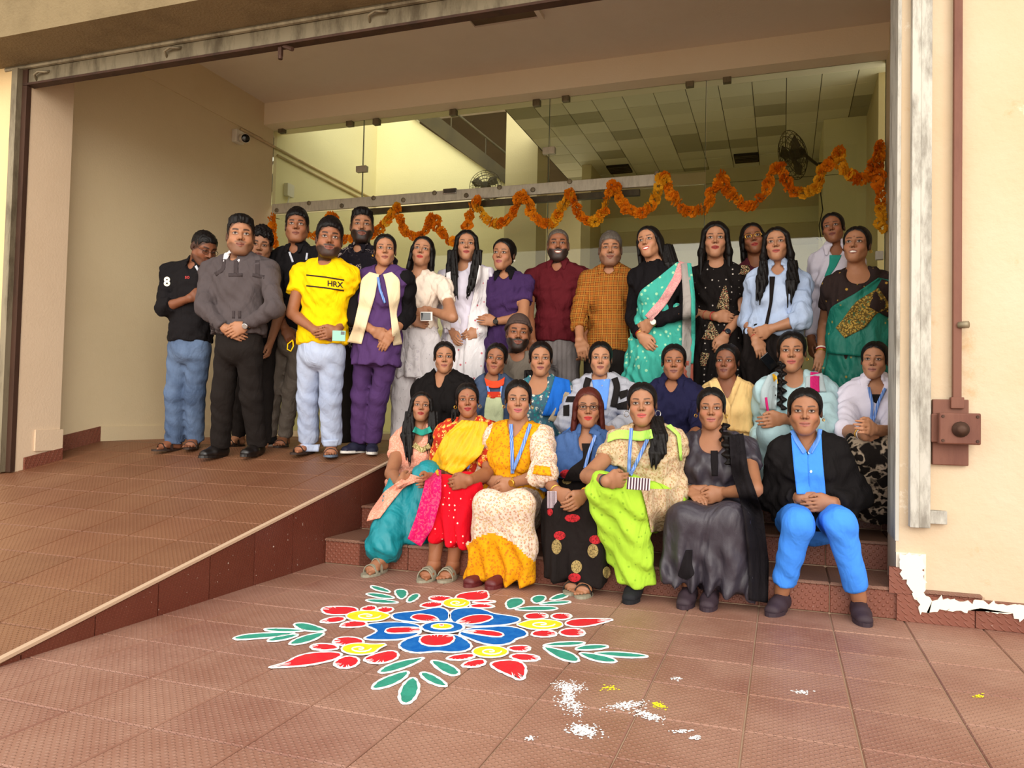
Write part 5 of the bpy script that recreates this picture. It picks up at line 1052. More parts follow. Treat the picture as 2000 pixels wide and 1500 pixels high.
build_person(dict(label='woman with long black hair in black kurta with gold triangle embroidery', g='f', H=1.62, Y=5.36, z=.57, head=(1397, 434, 506), neck=(1400, 522), sh=((1348, 548), (1458, 545)), pel=(1404, 668), skin='x', hair='long', lip='8E2024', w=(.138, .13, .155), stand=.572, ho=dict(fall=.33, vol=.016),
 a=dict(e=(1352, 612), w=(1398, 618), h=(1425, 621), t='u', es=1), b=dict(e=(1446, 612), w=(1416, 655), h=(1404, 682), t='l', es=1, c=.5), bot=[dict(t='tube', m='black_buti', name='kurta_skirt', s=[(1404, 612, 50), (1402, 690, 54), (1398, 765, 54)])],
 top=[dict(m='black_buti', name='kurta', sl=(.5, .55), sr=(.058, .058, .05), neck=('round', .02))], drape=[dict(name='embroidery', m='gold_work', L=a, R=b, st=4, off=.006, th=.003) for a, b in (([(1414, 558), (1406, 580), (1399, 603)], [(1418, 558), (1424, 580), (1424, 605)]), ([(1386, 628), (1380, 645), (1370, 662)], [(1390, 628), (1402, 648), (1410, 666)]), ([(1370, 688), (1366, 705), (1368, 715)], [(1386, 690), (1382, 705), (1378, 715)]))]+[dict(name='embroidery', m='gold_work', L=[(1448, 518), (1444, 535)], R=[(1464, 518), (1466, 540)], st=4, off=.008, th=.003)],
 band=[(0, .62, .030, .003, 'red_bangle'), (0, .9, .028, .003, 'red_bangle'), (1, .93, .028, .010, 'maroon_shoe', 'wrist_watch', 'phone_screen')]))
build_person(dict(label='woman in glasses with pale drop earring peering out behind the denim jacket', g='f', H=1.64, Y=5.62, z=.57, head=(1470, 435, 499), hd=(2, 2, -10), neck=(1478, 516), sh=((1436, 545), (1530, 540)), pel=(1490, 670), skin='m', hair='half', lip='A0302E', w=(.13, .125, .15), stand=.572, glasses='gold', top=[dict(m='maroon_cloth', name='kurta', sl=(1.5, 1.5), hem=(1490, 760, 52), neck=('round', .04))], ear=[(-1, .012, 'silver')]))
p = build_person(dict(label='woman with long hair in pale denim jacket over black dress, arms crossed low', g='f', H=1.6, Y=5.14, z=.57, head=(1517, 443, 513), hd=(-4, 2, -3), neck=(1519, 531), sh=((1464, 556), (1578, 560)), pel=(1510, 672), skin='x', hair='long', lip='A04440', w=(.135, .13, .15), stand=.572, ho=dict(fall=.25, part=-.01),
 a=dict(e=(1460, 626), w=(1476, 662), h=(1486, 688), t='r', es=1, c=.4), b=dict(e=(1566, 624), w=(1506, 642), h=(1476, 650), t='d', c=.4), bot=[dict(t='tube', m='black_crepe', name='dress', s=[(1510, 636, 52), (1508, 700, 56), (1506, 765, 54)])],
 top=[dict(m='light_denim', name='denim_jacket', off=.016, sl=(1.3, 1.4), sr=(.062, .058, .052), hem=(1512, 657, 54), neck=('v', .06), collar='light_denim', fold=.010)], drape=[dict(name='dress_front', m='black_crepe', L=[(1503, 540), (1503, 590), (1492, 640)], R=[(1514, 540), (1509, 590), (1499, 640)], st=4, off=.006)],
 locks=[dict(p=[(1492, 510, -.1, .022), (1488, 550, -.14, .034), (1482, 588, -.15, .024)]), dict(p=[(1548, 510, -.08, .026), (1548, 550, -.13, .034), (1542, 592, -.14, .022)])], band=[(0, .95, .026, .004, 'red_bangle')]))
build_person(dict(label='tall woman in white coat over teal top behind the green saree', g='f', H=1.68, Y=5.5, z=.57, head=(1627, 415, 478), hd=(-8, 2, -7), neck=(1632, 493), sh=((1588, 514), (1680, 514)), pel=(1636, 650), skin='m', hair='tied', lip='7A4038', stand=.572, bot=[dict(t='tube', m='white_coat', name='coat_skirt', s=[(1634, 640, 40), (1634, 760, 44)])],
 top=[dict(m='white_coat', name='lab_coat', sl=(1.9, 1.9), neck=('v', .10), collar='white_coat')], drape=[dict(name='blouse', m='teal_cloth', L=[(1620, 498), (1620, 515), (1610, 540)], R=[(1644, 498), (1634, 520), (1616, 545)], st=4, off=.004)]))
build_person(dict(label='woman in green and gold silk saree with brown blouse by the doorway edge', g='f', H=1.58, Y=5.04, z=.57, head=(1673, 442, 517), hd=(-10, 4, 3), neck=(1674, 537), sh=((1614, 562), (1746, 556)), pel=(1680, 690), skin='l', hair='tied', lip='7A3A30', w=(.15, .14, .165), stand=.572, ho=dict(teeth=1, bindi='5A1018'), fat=1.1,
 a=dict(free=1, e=(1612, 632), w=(1604, 688), h=(1600, 712), t='r', es=1), bot=[dict(t='tube', m='green_saree', name='saree', s=[(1682, 585, 52), (1680, 670, 60), (1674, 770, 66)], sl=.45)], top=[dict(m='brown_brocade', name='blouse', sl=(.55, .55), sr=(.064, .062, .05), neck=('round', .07), nw=.085)],
 drape=[dict(m='green_saree', name='saree_pallu', L=[(1716, 542), (1672, 572), (1622, 600), (1612, 640), (1616, 690)], R=[(1742, 548), (1742, 600), (1742, 640), (1735, 665), (1730, 700)], off=.016, fold=.008, nf=3), dict(m='gold_band', name='saree_border', L=[(1716, 562), (1670, 590), (1645, 625), (1632, 640)], R=[(1742, 600), (1712, 612), (1690, 640), (1650, 660)], off=.026), dict(m='brown_brocade', name='saree_border', L=[(1722, 545), (1705, 575), (1698, 600)], R=[(1742, 550), (1742, 590), (1735, 620)], off=.028)],
 band=[(0, .9, .031, .005, 'white_bangle'), (0, .95, .031, .006, 'red_bangle'), (0, .99, .030, .005, 'gold')], ear=[(1, .007, 'gold')]))
p = build_person(dict(label='bearded man in knitted beanie and grey T-shirt crouching behind the seated women', g='m', H=1.65, Y=5.12, z=.57, head=(1012, 616, 688), hd=(2, 0, 3), neck=(1016, 700), sh=((970, 722), (1062, 722)), pel=(1016, 830), skin='m', hair='none', beard=3, ho=dict(smile=.8, open=.5), w=(.13, .13, .14), kneel=.572, top=[dict(m='grey_tee', name='tshirt', sl=(.6, .6), neck=('round', .03))], bot=[dict(m='black_trouser')]))
G_ = Field((-.12, -.14, -.08), (.12, .15, .17), .005); G_.ell((0, .016, .042), (.084, .104, .098), 0); x_, y_, z_ = G_.grid(); G_.D = np.maximum(G_.D, ((.030-.35*(y_+.0)-z_)*.9).astype(np.float32)*np.ones_like(G_.D))
for q in range(24):
    a_ = 2*math.pi*q/24; b_ = a_+2*math.pi/24; G_.seg(*[(.085*math.cos(t_), .016+.103*math.sin(t_), .038-.35*(.016+.103*math.sin(t_))) for t_ in (a_, b_)], (.010, .010), (.010, .010), .004)
V_, Q_ = G_.mesh(); np_mesh('beanie', p.tow(V_), Q_, 'beanie_knit', p.root, None, p.org)
# ---- middle row, seated on the third step
MR = dict(g='f', Y=4.81, z=.429, sit=.286)
build_person(dict(MR, label='woman wrapped in a black shawl seated behind the yellow dupatta', H=1.55, head=(868, 667, 730), neck=(868, 740), sh=((816, 766), (922, 764)), pel=(868, 868), skin='l', hair='tied', lip='96564A', w=(.15, .15, .17), top=[dict(m='black_shawl', name='shawl', off=.022, sl=(1.8, 1.8), sr=(.07, .065, .055), neck=('v', .10), fold=.012, wl=.07)], bot=[dict(m='black_crepe')],))
build_person(dict(MR, label='woman in dark denim jacket with orange neck scarf and pale green top', Y=4.88, H=1.52, head=(969, 670, 733), hd=(-6, 0, 6), neck=(965, 744), sh=((918, 770), (1012, 770)), pel=(966, 868), skin='m', hair='tied', lip='8E4A3C', w=(.135, .13, .16), top=[dict(m='denim_dark', name='denim_jacket', off=.016, sl=(1.9, 1.9), neck=('round', .03))], bot=[dict(m='black_crepe')],
 drape=[dict(name='blouse', m='pale_green', L=[(950, 776), (946, 800), (945, 830)], R=[(978, 776), (984, 800), (982, 830)]), dict(name='blouse_yoke', m='red_brocade', L=[(952, 765), (952, 778)], R=[(978, 765), (978, 778)], off=.012, st=4), dict(name='scarf', m='orange_scarf', L=[(946, 738), (958, 744), (974, 744), (986, 736)], R=[(950, 754), (960, 758), (974, 758), (984, 752)], fold=.008, nf=2, off=.014, st=3), dict(name='lanyard', m='lanyard_blue', r=[(952, 754), (958, 775)], w=4, st=3, off=.016), dict(name='lanyard', m='lanyard_blue', r=[(980, 754), (976, 775)], w=4, st=3, off=.016)]))
build_person(dict(MR, label='woman with royal blue dupatta over one shoulder of a teal printed top', H=1.56, head=(1056, 667, 736), neck=(1056, 748), sh=((1010, 772), (1112, 766)), pel=(1056, 870), skin='l', hair='tied', lip='8A4A48', w=(.14, .135, .16), locks=[dict(p=[(1034, 725, .06, .028), (1032, 765, .0, .034), (1034, 800, -.1, .026)])], top=[dict(m='teal_print', name='kurta', sl=(.6, 1.9), neck=('round', .08), nw=.08)], bot=[dict(m='black_crepe')],
 drape=[dict(m='royal_blue', L=[(1084, 735), (1074, 770), (1058, 812)], R=[(1112, 742), (1116, 770), (1096, 812)], off=.014, fold=.01, nf=2), dict(m='taupe_cloth', L=[(1104, 765), (1088, 792), (1070, 820)], R=[(1117, 768), (1108, 800), (1094, 828)], off=.02)]))
build_person(dict(MR, label='woman in pale grey hooded jacket with black sleeve bands over a sky blue shirt', Y=4.87, H=1.57, head=(1173, 667, 735), neck=(1174, 746), sh=((1114, 772), (1236, 772)), pel=(1174, 875), skin='x', hair='tied', lip='8E5048', w=(.14, .14, .165), a=dict(e=(1104, 826), w=(1150, 836), es=1), b=dict(e=(1232, 822), w=(1190, 842), es=1), top=[dict(m='grey_hoodie', name='hooded_jacket', off=.022, sl=(1.9, 1.9), sr=(.068, .062, .05), neck=('v', .07))], bot=[dict(m='scrub_blue')],
 drape=[dict(name='shirt', m='sky_shirt', L=[(1156, 742), (1162, 775), (1170, 800)], R=[(1192, 740), (1188, 775), (1184, 800)], off=.004), dict(name='hood', m='dark_cloth', r=[(1150, 738), (1144, 755), (1148, 778)], w=13, off=.012), dict(name='hood', m='dark_cloth', r=[(1200, 738), (1206, 755), (1198, 795)], w=13, off=.012), dict(name='sleeve_band', m='dark_cloth', L=[(1108, 774), (1104, 785)], R=[(1124, 774), (1124, 785)], st=3), dict(name='sleeve_band', m='dark_cloth', L=[(1206, 766), (1212, 780)], R=[(1226, 760), (1228, 772)], st=3), dict(name='sleeve_band', m='dark_cloth', L=[(1200, 790), (1206, 800)], R=[(1226, 782), (1226, 800)], st=3), dict(name='sleeve_band', m='dark_cloth', L=[(1100, 792), (1100, 812)], R=[(1112, 790), (1112, 812)], st=3)]))
build_person(dict(MR, label='woman in plain navy blue collared shirt in the middle row', H=1.57, head=(1316, 672, 743), neck=(1314, 752), sh=((1264, 776), (1372, 780)), pel=(1318, 878), skin='m', hair='tied', lip='7A4A44', w=(.14, .14, .165), a=dict(e=(1276, 830), w=(1300, 860)), b=dict(e=(1368, 840), w=(1335, 868)), top=[dict(m='navy_shirt', off=.016, sl=(1.2, 1.2), neck=('v', .075), collar='navy_shirt')], bot=[dict(m='navy_shirt')]))
build_person(dict(MR, label='woman in pale yellow draped dupatta, face turned aside, in the middle row', Y=4.87, H=1.54, head=(1420, 672, 741), hd=(-12, 0, 2), neck=(1420, 752), sh=((1376, 776), (1474, 776)), pel=(1424, 876), skin='n', hair='tied', lip='6A3A34', w=(.135, .13, .16), top=[dict(m='pale_yellow', name='kurta', sl=(1.5, 1.5), neck=('v', .12))], bot=[dict(m='pale_yellow')],
 drape=[dict(m='pale_yellow', L=[(1384, 744), (1390, 765), (1412, 790), (1424, 840)], R=[(1402, 742), (1412, 765), (1426, 790), (1436, 840)], off=.014, fold=.012, nf=2), dict(m='pale_yellow', L=[(1448, 744), (1436, 775), (1426, 800), (1424, 840)], R=[(1468, 750), (1472, 775), (1470, 810), (1466, 845)], off=.016, fold=.014, nf=4)]))
build_person(dict(MR, label='woman with long plait in ice blue kurta, one knee raised, pink dupatta edges', H=1.6, Y=4.72, head=(1546, 647, 728), neck=(1550, 742), sh=((1482, 768), (1626, 768)), pel=(1556, 868), skin='l', hair='tied', lip='A8504E', w=(.15, .14, .17), ho=dict(part=.0),
 a=dict(free=1, e=(1478, 838), w=(1488, 862), h=(1482, 885), es=1, t='r'), b=dict(e=(1622, 838), w=(1530, 818), h=(1508, 822), t='u'), la=dict(k=(1512, 846), n=(1505, 960)), lb=dict(k=(1590, 880), n=(1590, 980)), locks=[dict(plait=1, p=[(1526, 712, -.10, .022), (1524, 750, -.15, .024), (1527, 798, -.16, .018)])],
 bot=[dict(m='ice_blue', r=(.10, .085, .08), name='salwar')], top=[dict(m='ice_blue', name='kurta', off=.018, sl=(1.9, 1.85), sr=(.066, .062, .055), neck=('round', .05))],
 drape=[dict(m='sheer_grey', L=[(1500, 732), (1486, 760), (1484, 800)], R=[(1518, 730), (1518, 765), (1516, 800)], off=.012, fold=.008, nf=2), dict(m='sheer_grey', L=[(1574, 735), (1572, 765)], R=[(1606, 728), (1614, 765)], off=.012), dict(m='hot_pink', name='dupatta_edge', r=[(1592, 727), (1591, 745), (1592, 766)], w=18, off=.018, st=4), dict(m='hot_pink', name='dupatta_edge', r=[(1496, 776), (1498, 792), (1500, 806)], w=5, off=.018, st=3), dict(m='mustard', name='dupatta_edge', r=[(1512, 730), (1516, 750)], w=8, off=.018, st=3)], ear=[(1, .008, 'gold')]))
build_person(dict(MR, label='woman in white lab coat with blue lanyard seated by the doorway edge', H=1.57, Y=4.68, head=(1708, 667, 741), hd=(-6, 0, 3), neck=(1708, 754), sh=((1644, 782), (1762, 780)), pel=(1702, 885), skin='x', hair='tied', lip='9A6258', w=(.14, .135, .165),
 a=dict(e=(1650, 842), w=(1690, 850), h=(1712, 846), t='u'), b=dict(e=(1748, 848), w=(1705, 838), es=1), la=dict(k=(1690, 880), n=(1702, 1000)), lb=dict(k=(1722, 884), n=(1726, 1005)), bot=[dict(m='black_jaal', r=(.11, .105, .10), name='salwar')],
 top=[dict(m='white_coat', name='lab_coat', off=.016, sl=(1.2, 1.2), sr=(.066, .062, .058), neck=('v', .10), collar='white_coat')], drape=[dict(name='blouse', m='dark_cloth', L=[(1700, 770), (1706, 785)], R=[(1720, 770), (1712, 788)], st=3, off=.004), dict(name='lanyard', m='lanyard_blue', r=[(1697, 756), (1704, 790), (1700, 835)], w=6, st=3, off=.012), dict(name='lanyard', m='lanyard_blue', r=[(1729, 758), (1716, 785), (1702, 835)], w=6, st=3, off=.013)], band=[(0, .78, .029, .003, 'gold'), (0, .85, .028, .003, 'silver')]))
# ---- front row, seated on the lowest steps with feet on the court
SLD = ('slide', 'slide_grey', 'slide_grey')
build_person(dict(label='long-haired woman in peach kurta and teal salwar at the ramp end of the front row', g='f', H=1.57, Y=4.34, z=.286, head=(823, 765, 826), hd=(0, 10, 3), neck=(824, 842), sh=((772, 866), (864, 862)), pel=(802, 965, .02), skin='p', hair='long', lip='8A1A1C', w=(.13, .12, .155), ho=dict(fall=.28, part=.02, vol=.010),
 a=dict(e=(764, 925), w=(780, 945), h=(795, 938), es=1), b=dict(e=(850, 920), w=(835, 935), es=1), la=dict(k=(782, 958), f=(743, 1118), z=0, toe=(-.12, -1), shoe=('strap', 'slide_grey', 'slide_grey')), lb=dict(k=(836, 930), n=(800, 1060)), bot=[dict(m='teal_satin', r=(.095, .084, .074), puff=1, fold=.007, wl=.08, name='salwar', cut=.03)],
 top=[dict(m='peach', name='kurta', sl=(.45, .45), sr=(.056, .056, .05), neck=('round', .07))], locks=[dict(p=[(802, 805, -.08, .026), (796, 850, -.13, .036), (800, 900, -.15, .022)]), dict(p=[(846, 805, -.08, .022), (846, 850, -.12, .026), (838, 880, -.13, .016)])],
 drape=[dict(m='peach', name='kurta_skirt', L=[(800, 925), (750, 960), (722, 1000), (716, 1018)], R=[(832, 935), (790, 950), (762, 985), (742, 1012)], off=.012, fold=.01, nf=2), dict(m='teal_cloth', name='choker', r=[(808, 838), (824, 846), (842, 838)], w=12, st=3, off=.012), dict(m='gold_lace', name='neck_trim', r=[(808, 868), (824, 880), (840, 870)], w=11, st=3, off=.006)]))
build_person(dict(label='woman in yellow silk dupatta over red brocade top and red dotted skirt', g='f', H=1.55, Y=4.17, z=.143, head=(913, 748, 816), hd=(0, 2, -3), neck=(916, 830), sh=((858, 850), (968, 846)), pel=(902, 985), skin='m', hair='tied', lip='96202C', w=(.135, .125, .165), ho=dict(bindi='8A1020', smile=.6),
 a=dict(e=(846, 930), w=(878, 922), h=(886, 942), t='r', es=1, c=.3), b=dict(e=(955, 925), w=(915, 938), h=(890, 944), t='u', es=1), la=dict(k=(868, 955), f=(847, 1128), z=0, toe=(-.05, -1), shoe=SLD), lb=dict(k=(912, 950), f=(884, 1128), z=0, toe=(.0, -1), shoe=SLD),
 bot=[dict(t='skirt', m='red_dotted', hem=[(846, 1052), (902, 1066)], kr=.075, er=.055, fold=.012)], top=[dict(m='red_brocade', name='blouse', sl=(.8, .8), sr=(.058, .054, .05), neck=('round', .03))], locks=[dict(p=[(892, 800, -.02, .022), (886, 822, -.06, .02)])],
 drape=[dict(m='yellow_silk', L=[(902, 820), (868, 850), (850, 885), (838, 906)], R=[(952, 824), (954, 848), (940, 888), (892, 930)], off=.022, fold=.02, nf=6), dict(m='pink_border', name='dupatta_border', L=[(836, 912), (826, 960), (812, 1010), (796, 1052)], R=[(862, 918), (862, 970), (846, 1030), (822, 1068)], off=.03, fold=.01, nf=2), dict(m='yellow_silk', name='dupatta', L=[(832, 912), (842, 925)], R=[(850, 905), (862, 930)], off=.036, st=4), dict(name='lanyard', m='lanyard_blue', r=[(922, 890), (914, 915)], w=4, st=3, off=.016), dict(name='lanyard', m='lanyard_blue', r=[(908, 900), (914, 916)], w=4, st=3, off=.016)], ear=[(-1, .009, 'gold'), (1, .009, 'gold')]))
build_person(dict(label='woman in mustard and cream floral dress with blue lanyard', g='f', H=1.57, Y=4.08, z=.143, head=(1012, 742, 820), neck=(1013, 838), sh=((954, 856), (1072, 858)), pel=(1000, 985), skin='q', hair='tied', lip='A85058', w=(.14, .13, .165), ho=dict(smile=.6),
 a=dict(e=(940, 930), w=(958, 938), h=(978, 952), t='u', es=1, c=.3), b=dict(e=(1066, 926), w=(1004, 942), h=(978, 956), t='u', es=1, c=.3), la=dict(k=(955, 985), f=(940, 1137), z=0, toe=(-.15, -1), shoe=('slip', 'maroon_shoe', 'maroon_shoe')), lb=dict(k=(1014, 985), f=(980, 1141), z=0, toe=(-.12, -1), shoe=('slip', 'maroon_shoe', 'maroon_shoe')),
 bot=[dict(t='skirt', m='cream_floral', hem=[(935, 1128), (1022, 1138)], kr=.08, er=.068, fold=.013, m2=('mustard_floral', [(900, 1075), (930, 1050), (962, 1040), (1000, 1058), (1040, 1095), (1060, 1100)]))], top=[dict(m='mustard_floral', name='dress_bodice', sl=(0, 0), neck=('v', .07)), dict(m='cream_floral', name='sleeves', only=1, sl=(1.35, 1.35), sr=(.073, .062, .066))],
 drape=[dict(m='mustard_floral', name='cuff', L=[(940, 912), (936, 928)], R=[(968, 915), (966, 930)], off=.01, st=4), dict(m='mustard_floral', name='cuff', L=[(1044, 908), (1040, 926)], R=[(1074, 912), (1078, 930)], off=.01, st=4), dict(name='lanyard', m='lanyard_blue', r=[(998, 828), (1000, 880), (1001, 925)], w=7, st=3, off=.014), dict(name='lanyard', m='lanyard_blue', r=[(1036, 828), (1018, 880), (1002, 918)], w=7, st=3, off=.015)],
 ear=[(-1, .008, 'gold'), (1, .008, 'gold')], band=[(1, .97, .027, .008, 'gold', 'wrist_watch', 'gold')]))
mot = [(1087, 1068, 10, 15, 'motif_gold'), (1158, 1076, 11, 14, 'motif_gold'), (1126, 1107, 11, 13, 'motif_gold'), (1093, 1046, 12, 9, 'motif_red'), (1163, 1054, 13, 9, 'motif_red'), (1122, 1128, 13, 9, 'motif_red'), (1106, 926, 13, 9, 'motif_red'), (1118, 1012, 16, 8, 'motif_red'), (1074, 1000, 6, 8, 'motif_red'), (1107, 940, 10, 6, 'motif_gold'), (1185, 1118, 8, 12, 'motif_gold')]
build_person(dict(label='woman in glasses and blue denim jacket over a black motif-printed dress', g='f', H=1.57, Y=4.17, z=.143, head=(1149, 757, 835), neck=(1150, 856), sh=((1082, 880), (1212, 880)), pel=(1132, 990), skin='p', hair='half', hm='hair_red', lip='B0242A', w=(.145, .135, .165), glasses='brown_rim', ho=dict(part=-.02, hairc='1E0E0C'),
 a=dict(e=(1064, 932), w=(1088, 960), h=(1110, 984), t='u', es=1, c=.4), b=dict(e=(1186, 922), w=(1142, 966), h=(1118, 986), t='u', es=1, c=.4), la=dict(k=(1092, 990), f=(1125, 1151), z=0, toe=(0, -1), shoe=('strap', 'black_leather', 'slide_grey')), lb=dict(k=(1162, 992), f=(1147, 1157), z=0, toe=(0, -1), shoe=('strap', 'black_leather', 'slide_grey')),
 bot=[dict(t='skirt', m='black_crepe', name='dress', hem=[(1086, 1128), (1162, 1142)], kr=.085, er=.075, fold=.010)], top=[dict(m='denim_jacket', name='denim_jacket', off=.018, sl=(1.35, 1.35), sr=(.060, .052, .050), neck=('v', .10), collar='denim_jacket', hem=(1140, 935, 56))],
 drape=[dict(name='dress_bodice', m='black_crepe', L=[(1136, 866), (1140, 895), (1112, 915), (1100, 940)], R=[(1160, 866), (1154, 895), (1150, 915), (1150, 940)], off=.012), dict(name='lanyard', m='lanyard_blue', r=[(1163, 850), (1150, 885), (1142, 915)], w=6, st=3, off=.02)]+[dict(name='dress_motif', m=m_, L=[(x-a*math.sin(t_), y-b*math.cos(t_)) for t_ in np.linspace(0, math.pi, 9)], R=[(x+a*math.sin(t_), y-b*math.cos(t_)) for t_ in np.linspace(0, math.pi, 9)], st=2.5, off=.004, th=.003, sm=1) for x, y, a, b, m_ in mot], band=[(0, .93, .027, .003, 'gold'), (1, .93, .028, .006, 'mustard')]))
build_person(dict(label='woman in beige floral kurta with lime scarf and lime trousers, knees together aslant', g='f', H=1.62, Y=4.03, z=.143, head=(1254, 747, 833), hd=(-2, 2, -2), neck=(1259, 852), sh=((1196, 868), (1330, 868)), pel=(1276, 975), skin='q', hair='tied', lip='B04A48', w=(.145, .13, .165), ho=dict(part=0),
 a=dict(e=(1148, 930), w=(1185, 940), h=(1218, 938), t='u', es=1, c=.3), b=dict(e=(1328, 940), w=(1352, 960), h=(1365, 975), t='r', es=1), la=dict(k=(1182, 958), n=(1215, 1085)), lb=dict(k=(1232, 968), f=(1240, 1167), z=0, toe=(-.05, -1), shoe=('slip', 'shoe_black_knit', 'shoe_black_knit')),
 bot=[dict(m='lime_cotton', r=(.10, .085, .10), name='trousers', fold=.012, cut=.02)], top=[dict(m='beige_floral', name='kurta', off=.024, sl=(.5, .5), sr=(.062, .062, .05), neck=('v', .09), hem=(1290, 1030, 52), hdy=-.1)], locks=[dict(p=[(1282, 815, -.04, .026), (1288, 850, -.12, .036), (1284, 885, -.16, .036), (1278, 912, -.17, .022)])],
 drape=[dict(m='lime_scarf', name='scarf', L=[(1188, 848), (1206, 839), (1230, 840), (1250, 843), (1272, 838)], R=[(1186, 864), (1208, 856), (1230, 858), (1250, 862), (1276, 856)], off=.016, fold=.006, nf=2, st=4), dict(m='lime_scarf', name='scarf', L=[(1300, 832), (1322, 850), (1328, 900)], R=[(1310, 828), (1330, 850), (1333, 900)], off=.02, st=3), dict(m='beige_floral', name='kurta_skirt', L=[(1252, 955), (1262, 990), (1272, 1040)], R=[(1338, 955), (1330, 1000), (1300, 1036)], off=.012, fold=.01, nf=2), dict(name='lanyard', m='lanyard_blue', r=[(1233, 836), (1230, 880), (1228, 925)], w=7, st=3, off=.022), dict(name='lanyard', m='lanyard_blue', r=[(1268, 850), (1250, 890), (1231, 928)], w=7, st=3, off=.023)],
 ear=[(-1, .016, 'silver'), (1, .016, 'silver')], band=[(0, .92, .028, .006, 'black_leather')]))
build_person(dict(label='woman in dark grey satin gown with black scarf, hands clasped, hennaed fingers', g='f', H=1.58, Y=4.16, z=.143, head=(1389, 757, 839), neck=(1392, 858), sh=((1330, 878), (1474, 882)), pel=(1392, 995), skin='p', hair='tied', lip='9A5650', w=(.145, .13, .17),
 a=dict(e=(1322, 950), w=(1354, 958), h=(1374, 968), t='u', es=1, c=.5), b=dict(e=(1474, 956), w=(1412, 962), h=(1384, 972), t='u', es=1, c=.5), la=dict(k=(1342, 1012), f=(1346, 1177), z=0, toe=(-.1, -1), shoe=('slip', 'clog_plum', 'clog_plum')), lb=dict(k=(1424, 1012), f=(1388, 1181), z=0, toe=(-.05, -1), shoe=('slip', 'clog_plum', 'clog_plum')),
 bot=[dict(t='skirt', m='dark_satin', name='gown_skirt', hem=[(1322, 1138), (1428, 1158)], kr=.095, er=.085, fold=.016)], top=[dict(m='dark_satin', name='gown_bodice', sl=(.42, .42), sr=(.058, .060, .05), neck=('round', .07), nw=.075)], locks=[dict(plait=1, p=[(1412, 832, .02, .026), (1420, 862, -.10, .026), (1424, 900, -.16, .022)])],
 drape=[dict(m='black_lace', name='yoke', L=[(1388, 880), (1390, 930)], R=[(1402, 880), (1402, 930)], off=.006, st=4), dict(m='black_lace', name='dupatta', L=[(1424, 850), (1428, 920), (1452, 1000), (1462, 1100), (1462, 1172)], R=[(1452, 846), (1462, 920), (1490, 1000), (1502, 1100), (1500, 1178)], off=.03, fold=.014, nf=3), dict(m='black_lace', name='patch', L=[(1340, 1074), (1330, 1105), (1322, 1125), (1338, 1132)], R=[(1352, 1074), (1352, 1105), (1358, 1122), (1342, 1132)], off=.006, st=4)],
 ear=[(-1, .008, 'gold'), (1, .008, 'gold')], band=[(0, .86, .029, .006, 'black_leather')]))
p = build_person(dict(label='woman in bright blue scrubs and black cardigan seated beside the weathered wall', g='f', H=1.58, Y=4.12, z=.143, hy=-.06, head=(1572, 758, 850), neck=(1575, 866), sh=((1512, 886), (1646, 882)), pel=(1590, 1000), skin='p', hair='tied', lip='96584E', w=(.155, .15, .175), ho=dict(jaw=.004), fw=1.04,
 a=dict(e=(1504, 972), w=(1564, 972), h=(1590, 984), t='u', es=1, c=.3), b=dict(e=(1678, 970), w=(1626, 982), h=(1596, 986), t='u', es=1, c=.25), la=dict(k=(1560, 1022), f=(1526, 1193), z=0, toe=(-.35, -1), shoe=('slip', 'clog_plum', 'clog_plum')), lb=dict(k=(1640, 1022), f=(1678, 1208), z=0, toe=(.1, -1), shoe=('slip', 'clog_plum', 'clog_plum')),
 bot=[dict(m='scrub_blue', r=(.086, .066, .054), cut=.14, fold=.004)], top=[dict(m='black_cardigan', name='cardigan', off=.018, sl=(1.9, 1.9), sr=(.066, .064, .056), neck=('v', .06), hem=(1592, 1030, 66))],
 drape=[dict(name='scrub_shirt', m='scrub_blue', L=[(1545, 850), (1549, 900), (1556, 965)], R=[(1556, 850), (1579, 890), (1584, 965)], off=.014, sm=12), dict(name='scrub_shirt', m='scrub_blue', L=[(1598, 848), (1577, 890), (1580, 965)], R=[(1604, 846), (1607, 900), (1613, 965)], off=.016, sm=12), dict(name='shirt_collar', m='sky_shirt', r=[(1547, 840), (1556, 860), (1572, 884)], w=9, st=3, off=.022), dict(name='shirt_collar', m='sky_shirt', r=[(1602, 838), (1598, 858), (1582, 884)], w=9, st=3, off=.022)]+[dict(name='button', m='button_blue', L=[(x-3*math.sin(t_), y-3*math.cos(t_)) for t_ in np.linspace(0, math.pi, 7)], R=[(x+3*math.sin(t_), y-3*math.cos(t_)) for t_ in np.linspace(0, math.pi, 7)], st=1.5, off=.022, th=.004, sm=0) for x, y in ((1580, 884), (1584, 921))], ear=[(1, .006, 'gold')]))
press_together()
for P_ in PEOPLE.values():
    for t_ in P_.todo: t_()
# ---- things in their hands
def near(P, i, d=.03):   # depth just in front of a hand
    return float(P.arms[i][2][1])-d
held('mobile_phone', 'pale teal phone held by the man in the yellow T-shirt', 'phone', 662, 656, (5,), .085, .068, -2, 'phone_teal', ((.3, .85, .25, .85, 'phone_screen', 'camera_block'),))
held('mobile_phone', 'white phone with dark screen held by the woman in the cream blouse', 'phone', 833, 618, (8, 0, .035), .085, .065, 0, 'phone_white', ((-.85, .7, -.8, .8, 'phone_screen', 'screen'),))
for cx, cy, w_, h_, rot, lb in ((1247, 945, .105, .055, -4, 'striped phone case held by the woman with the lime scarf'), (1078, 976, .05, .085, 0, 'striped phone case held by the woman in the denim jacket and black dress')):
    held('mobile_phone', lb, 'phone', cx, cy, (NP-2 if cx > 1200 else NP-3, 0, .03), w_, h_, rot, 'stripe_pale', tuple((-1+.25*k, -1+.25*k+.12, -1, 1, 'stripe_dark', 'stripe') for k in range(8)))
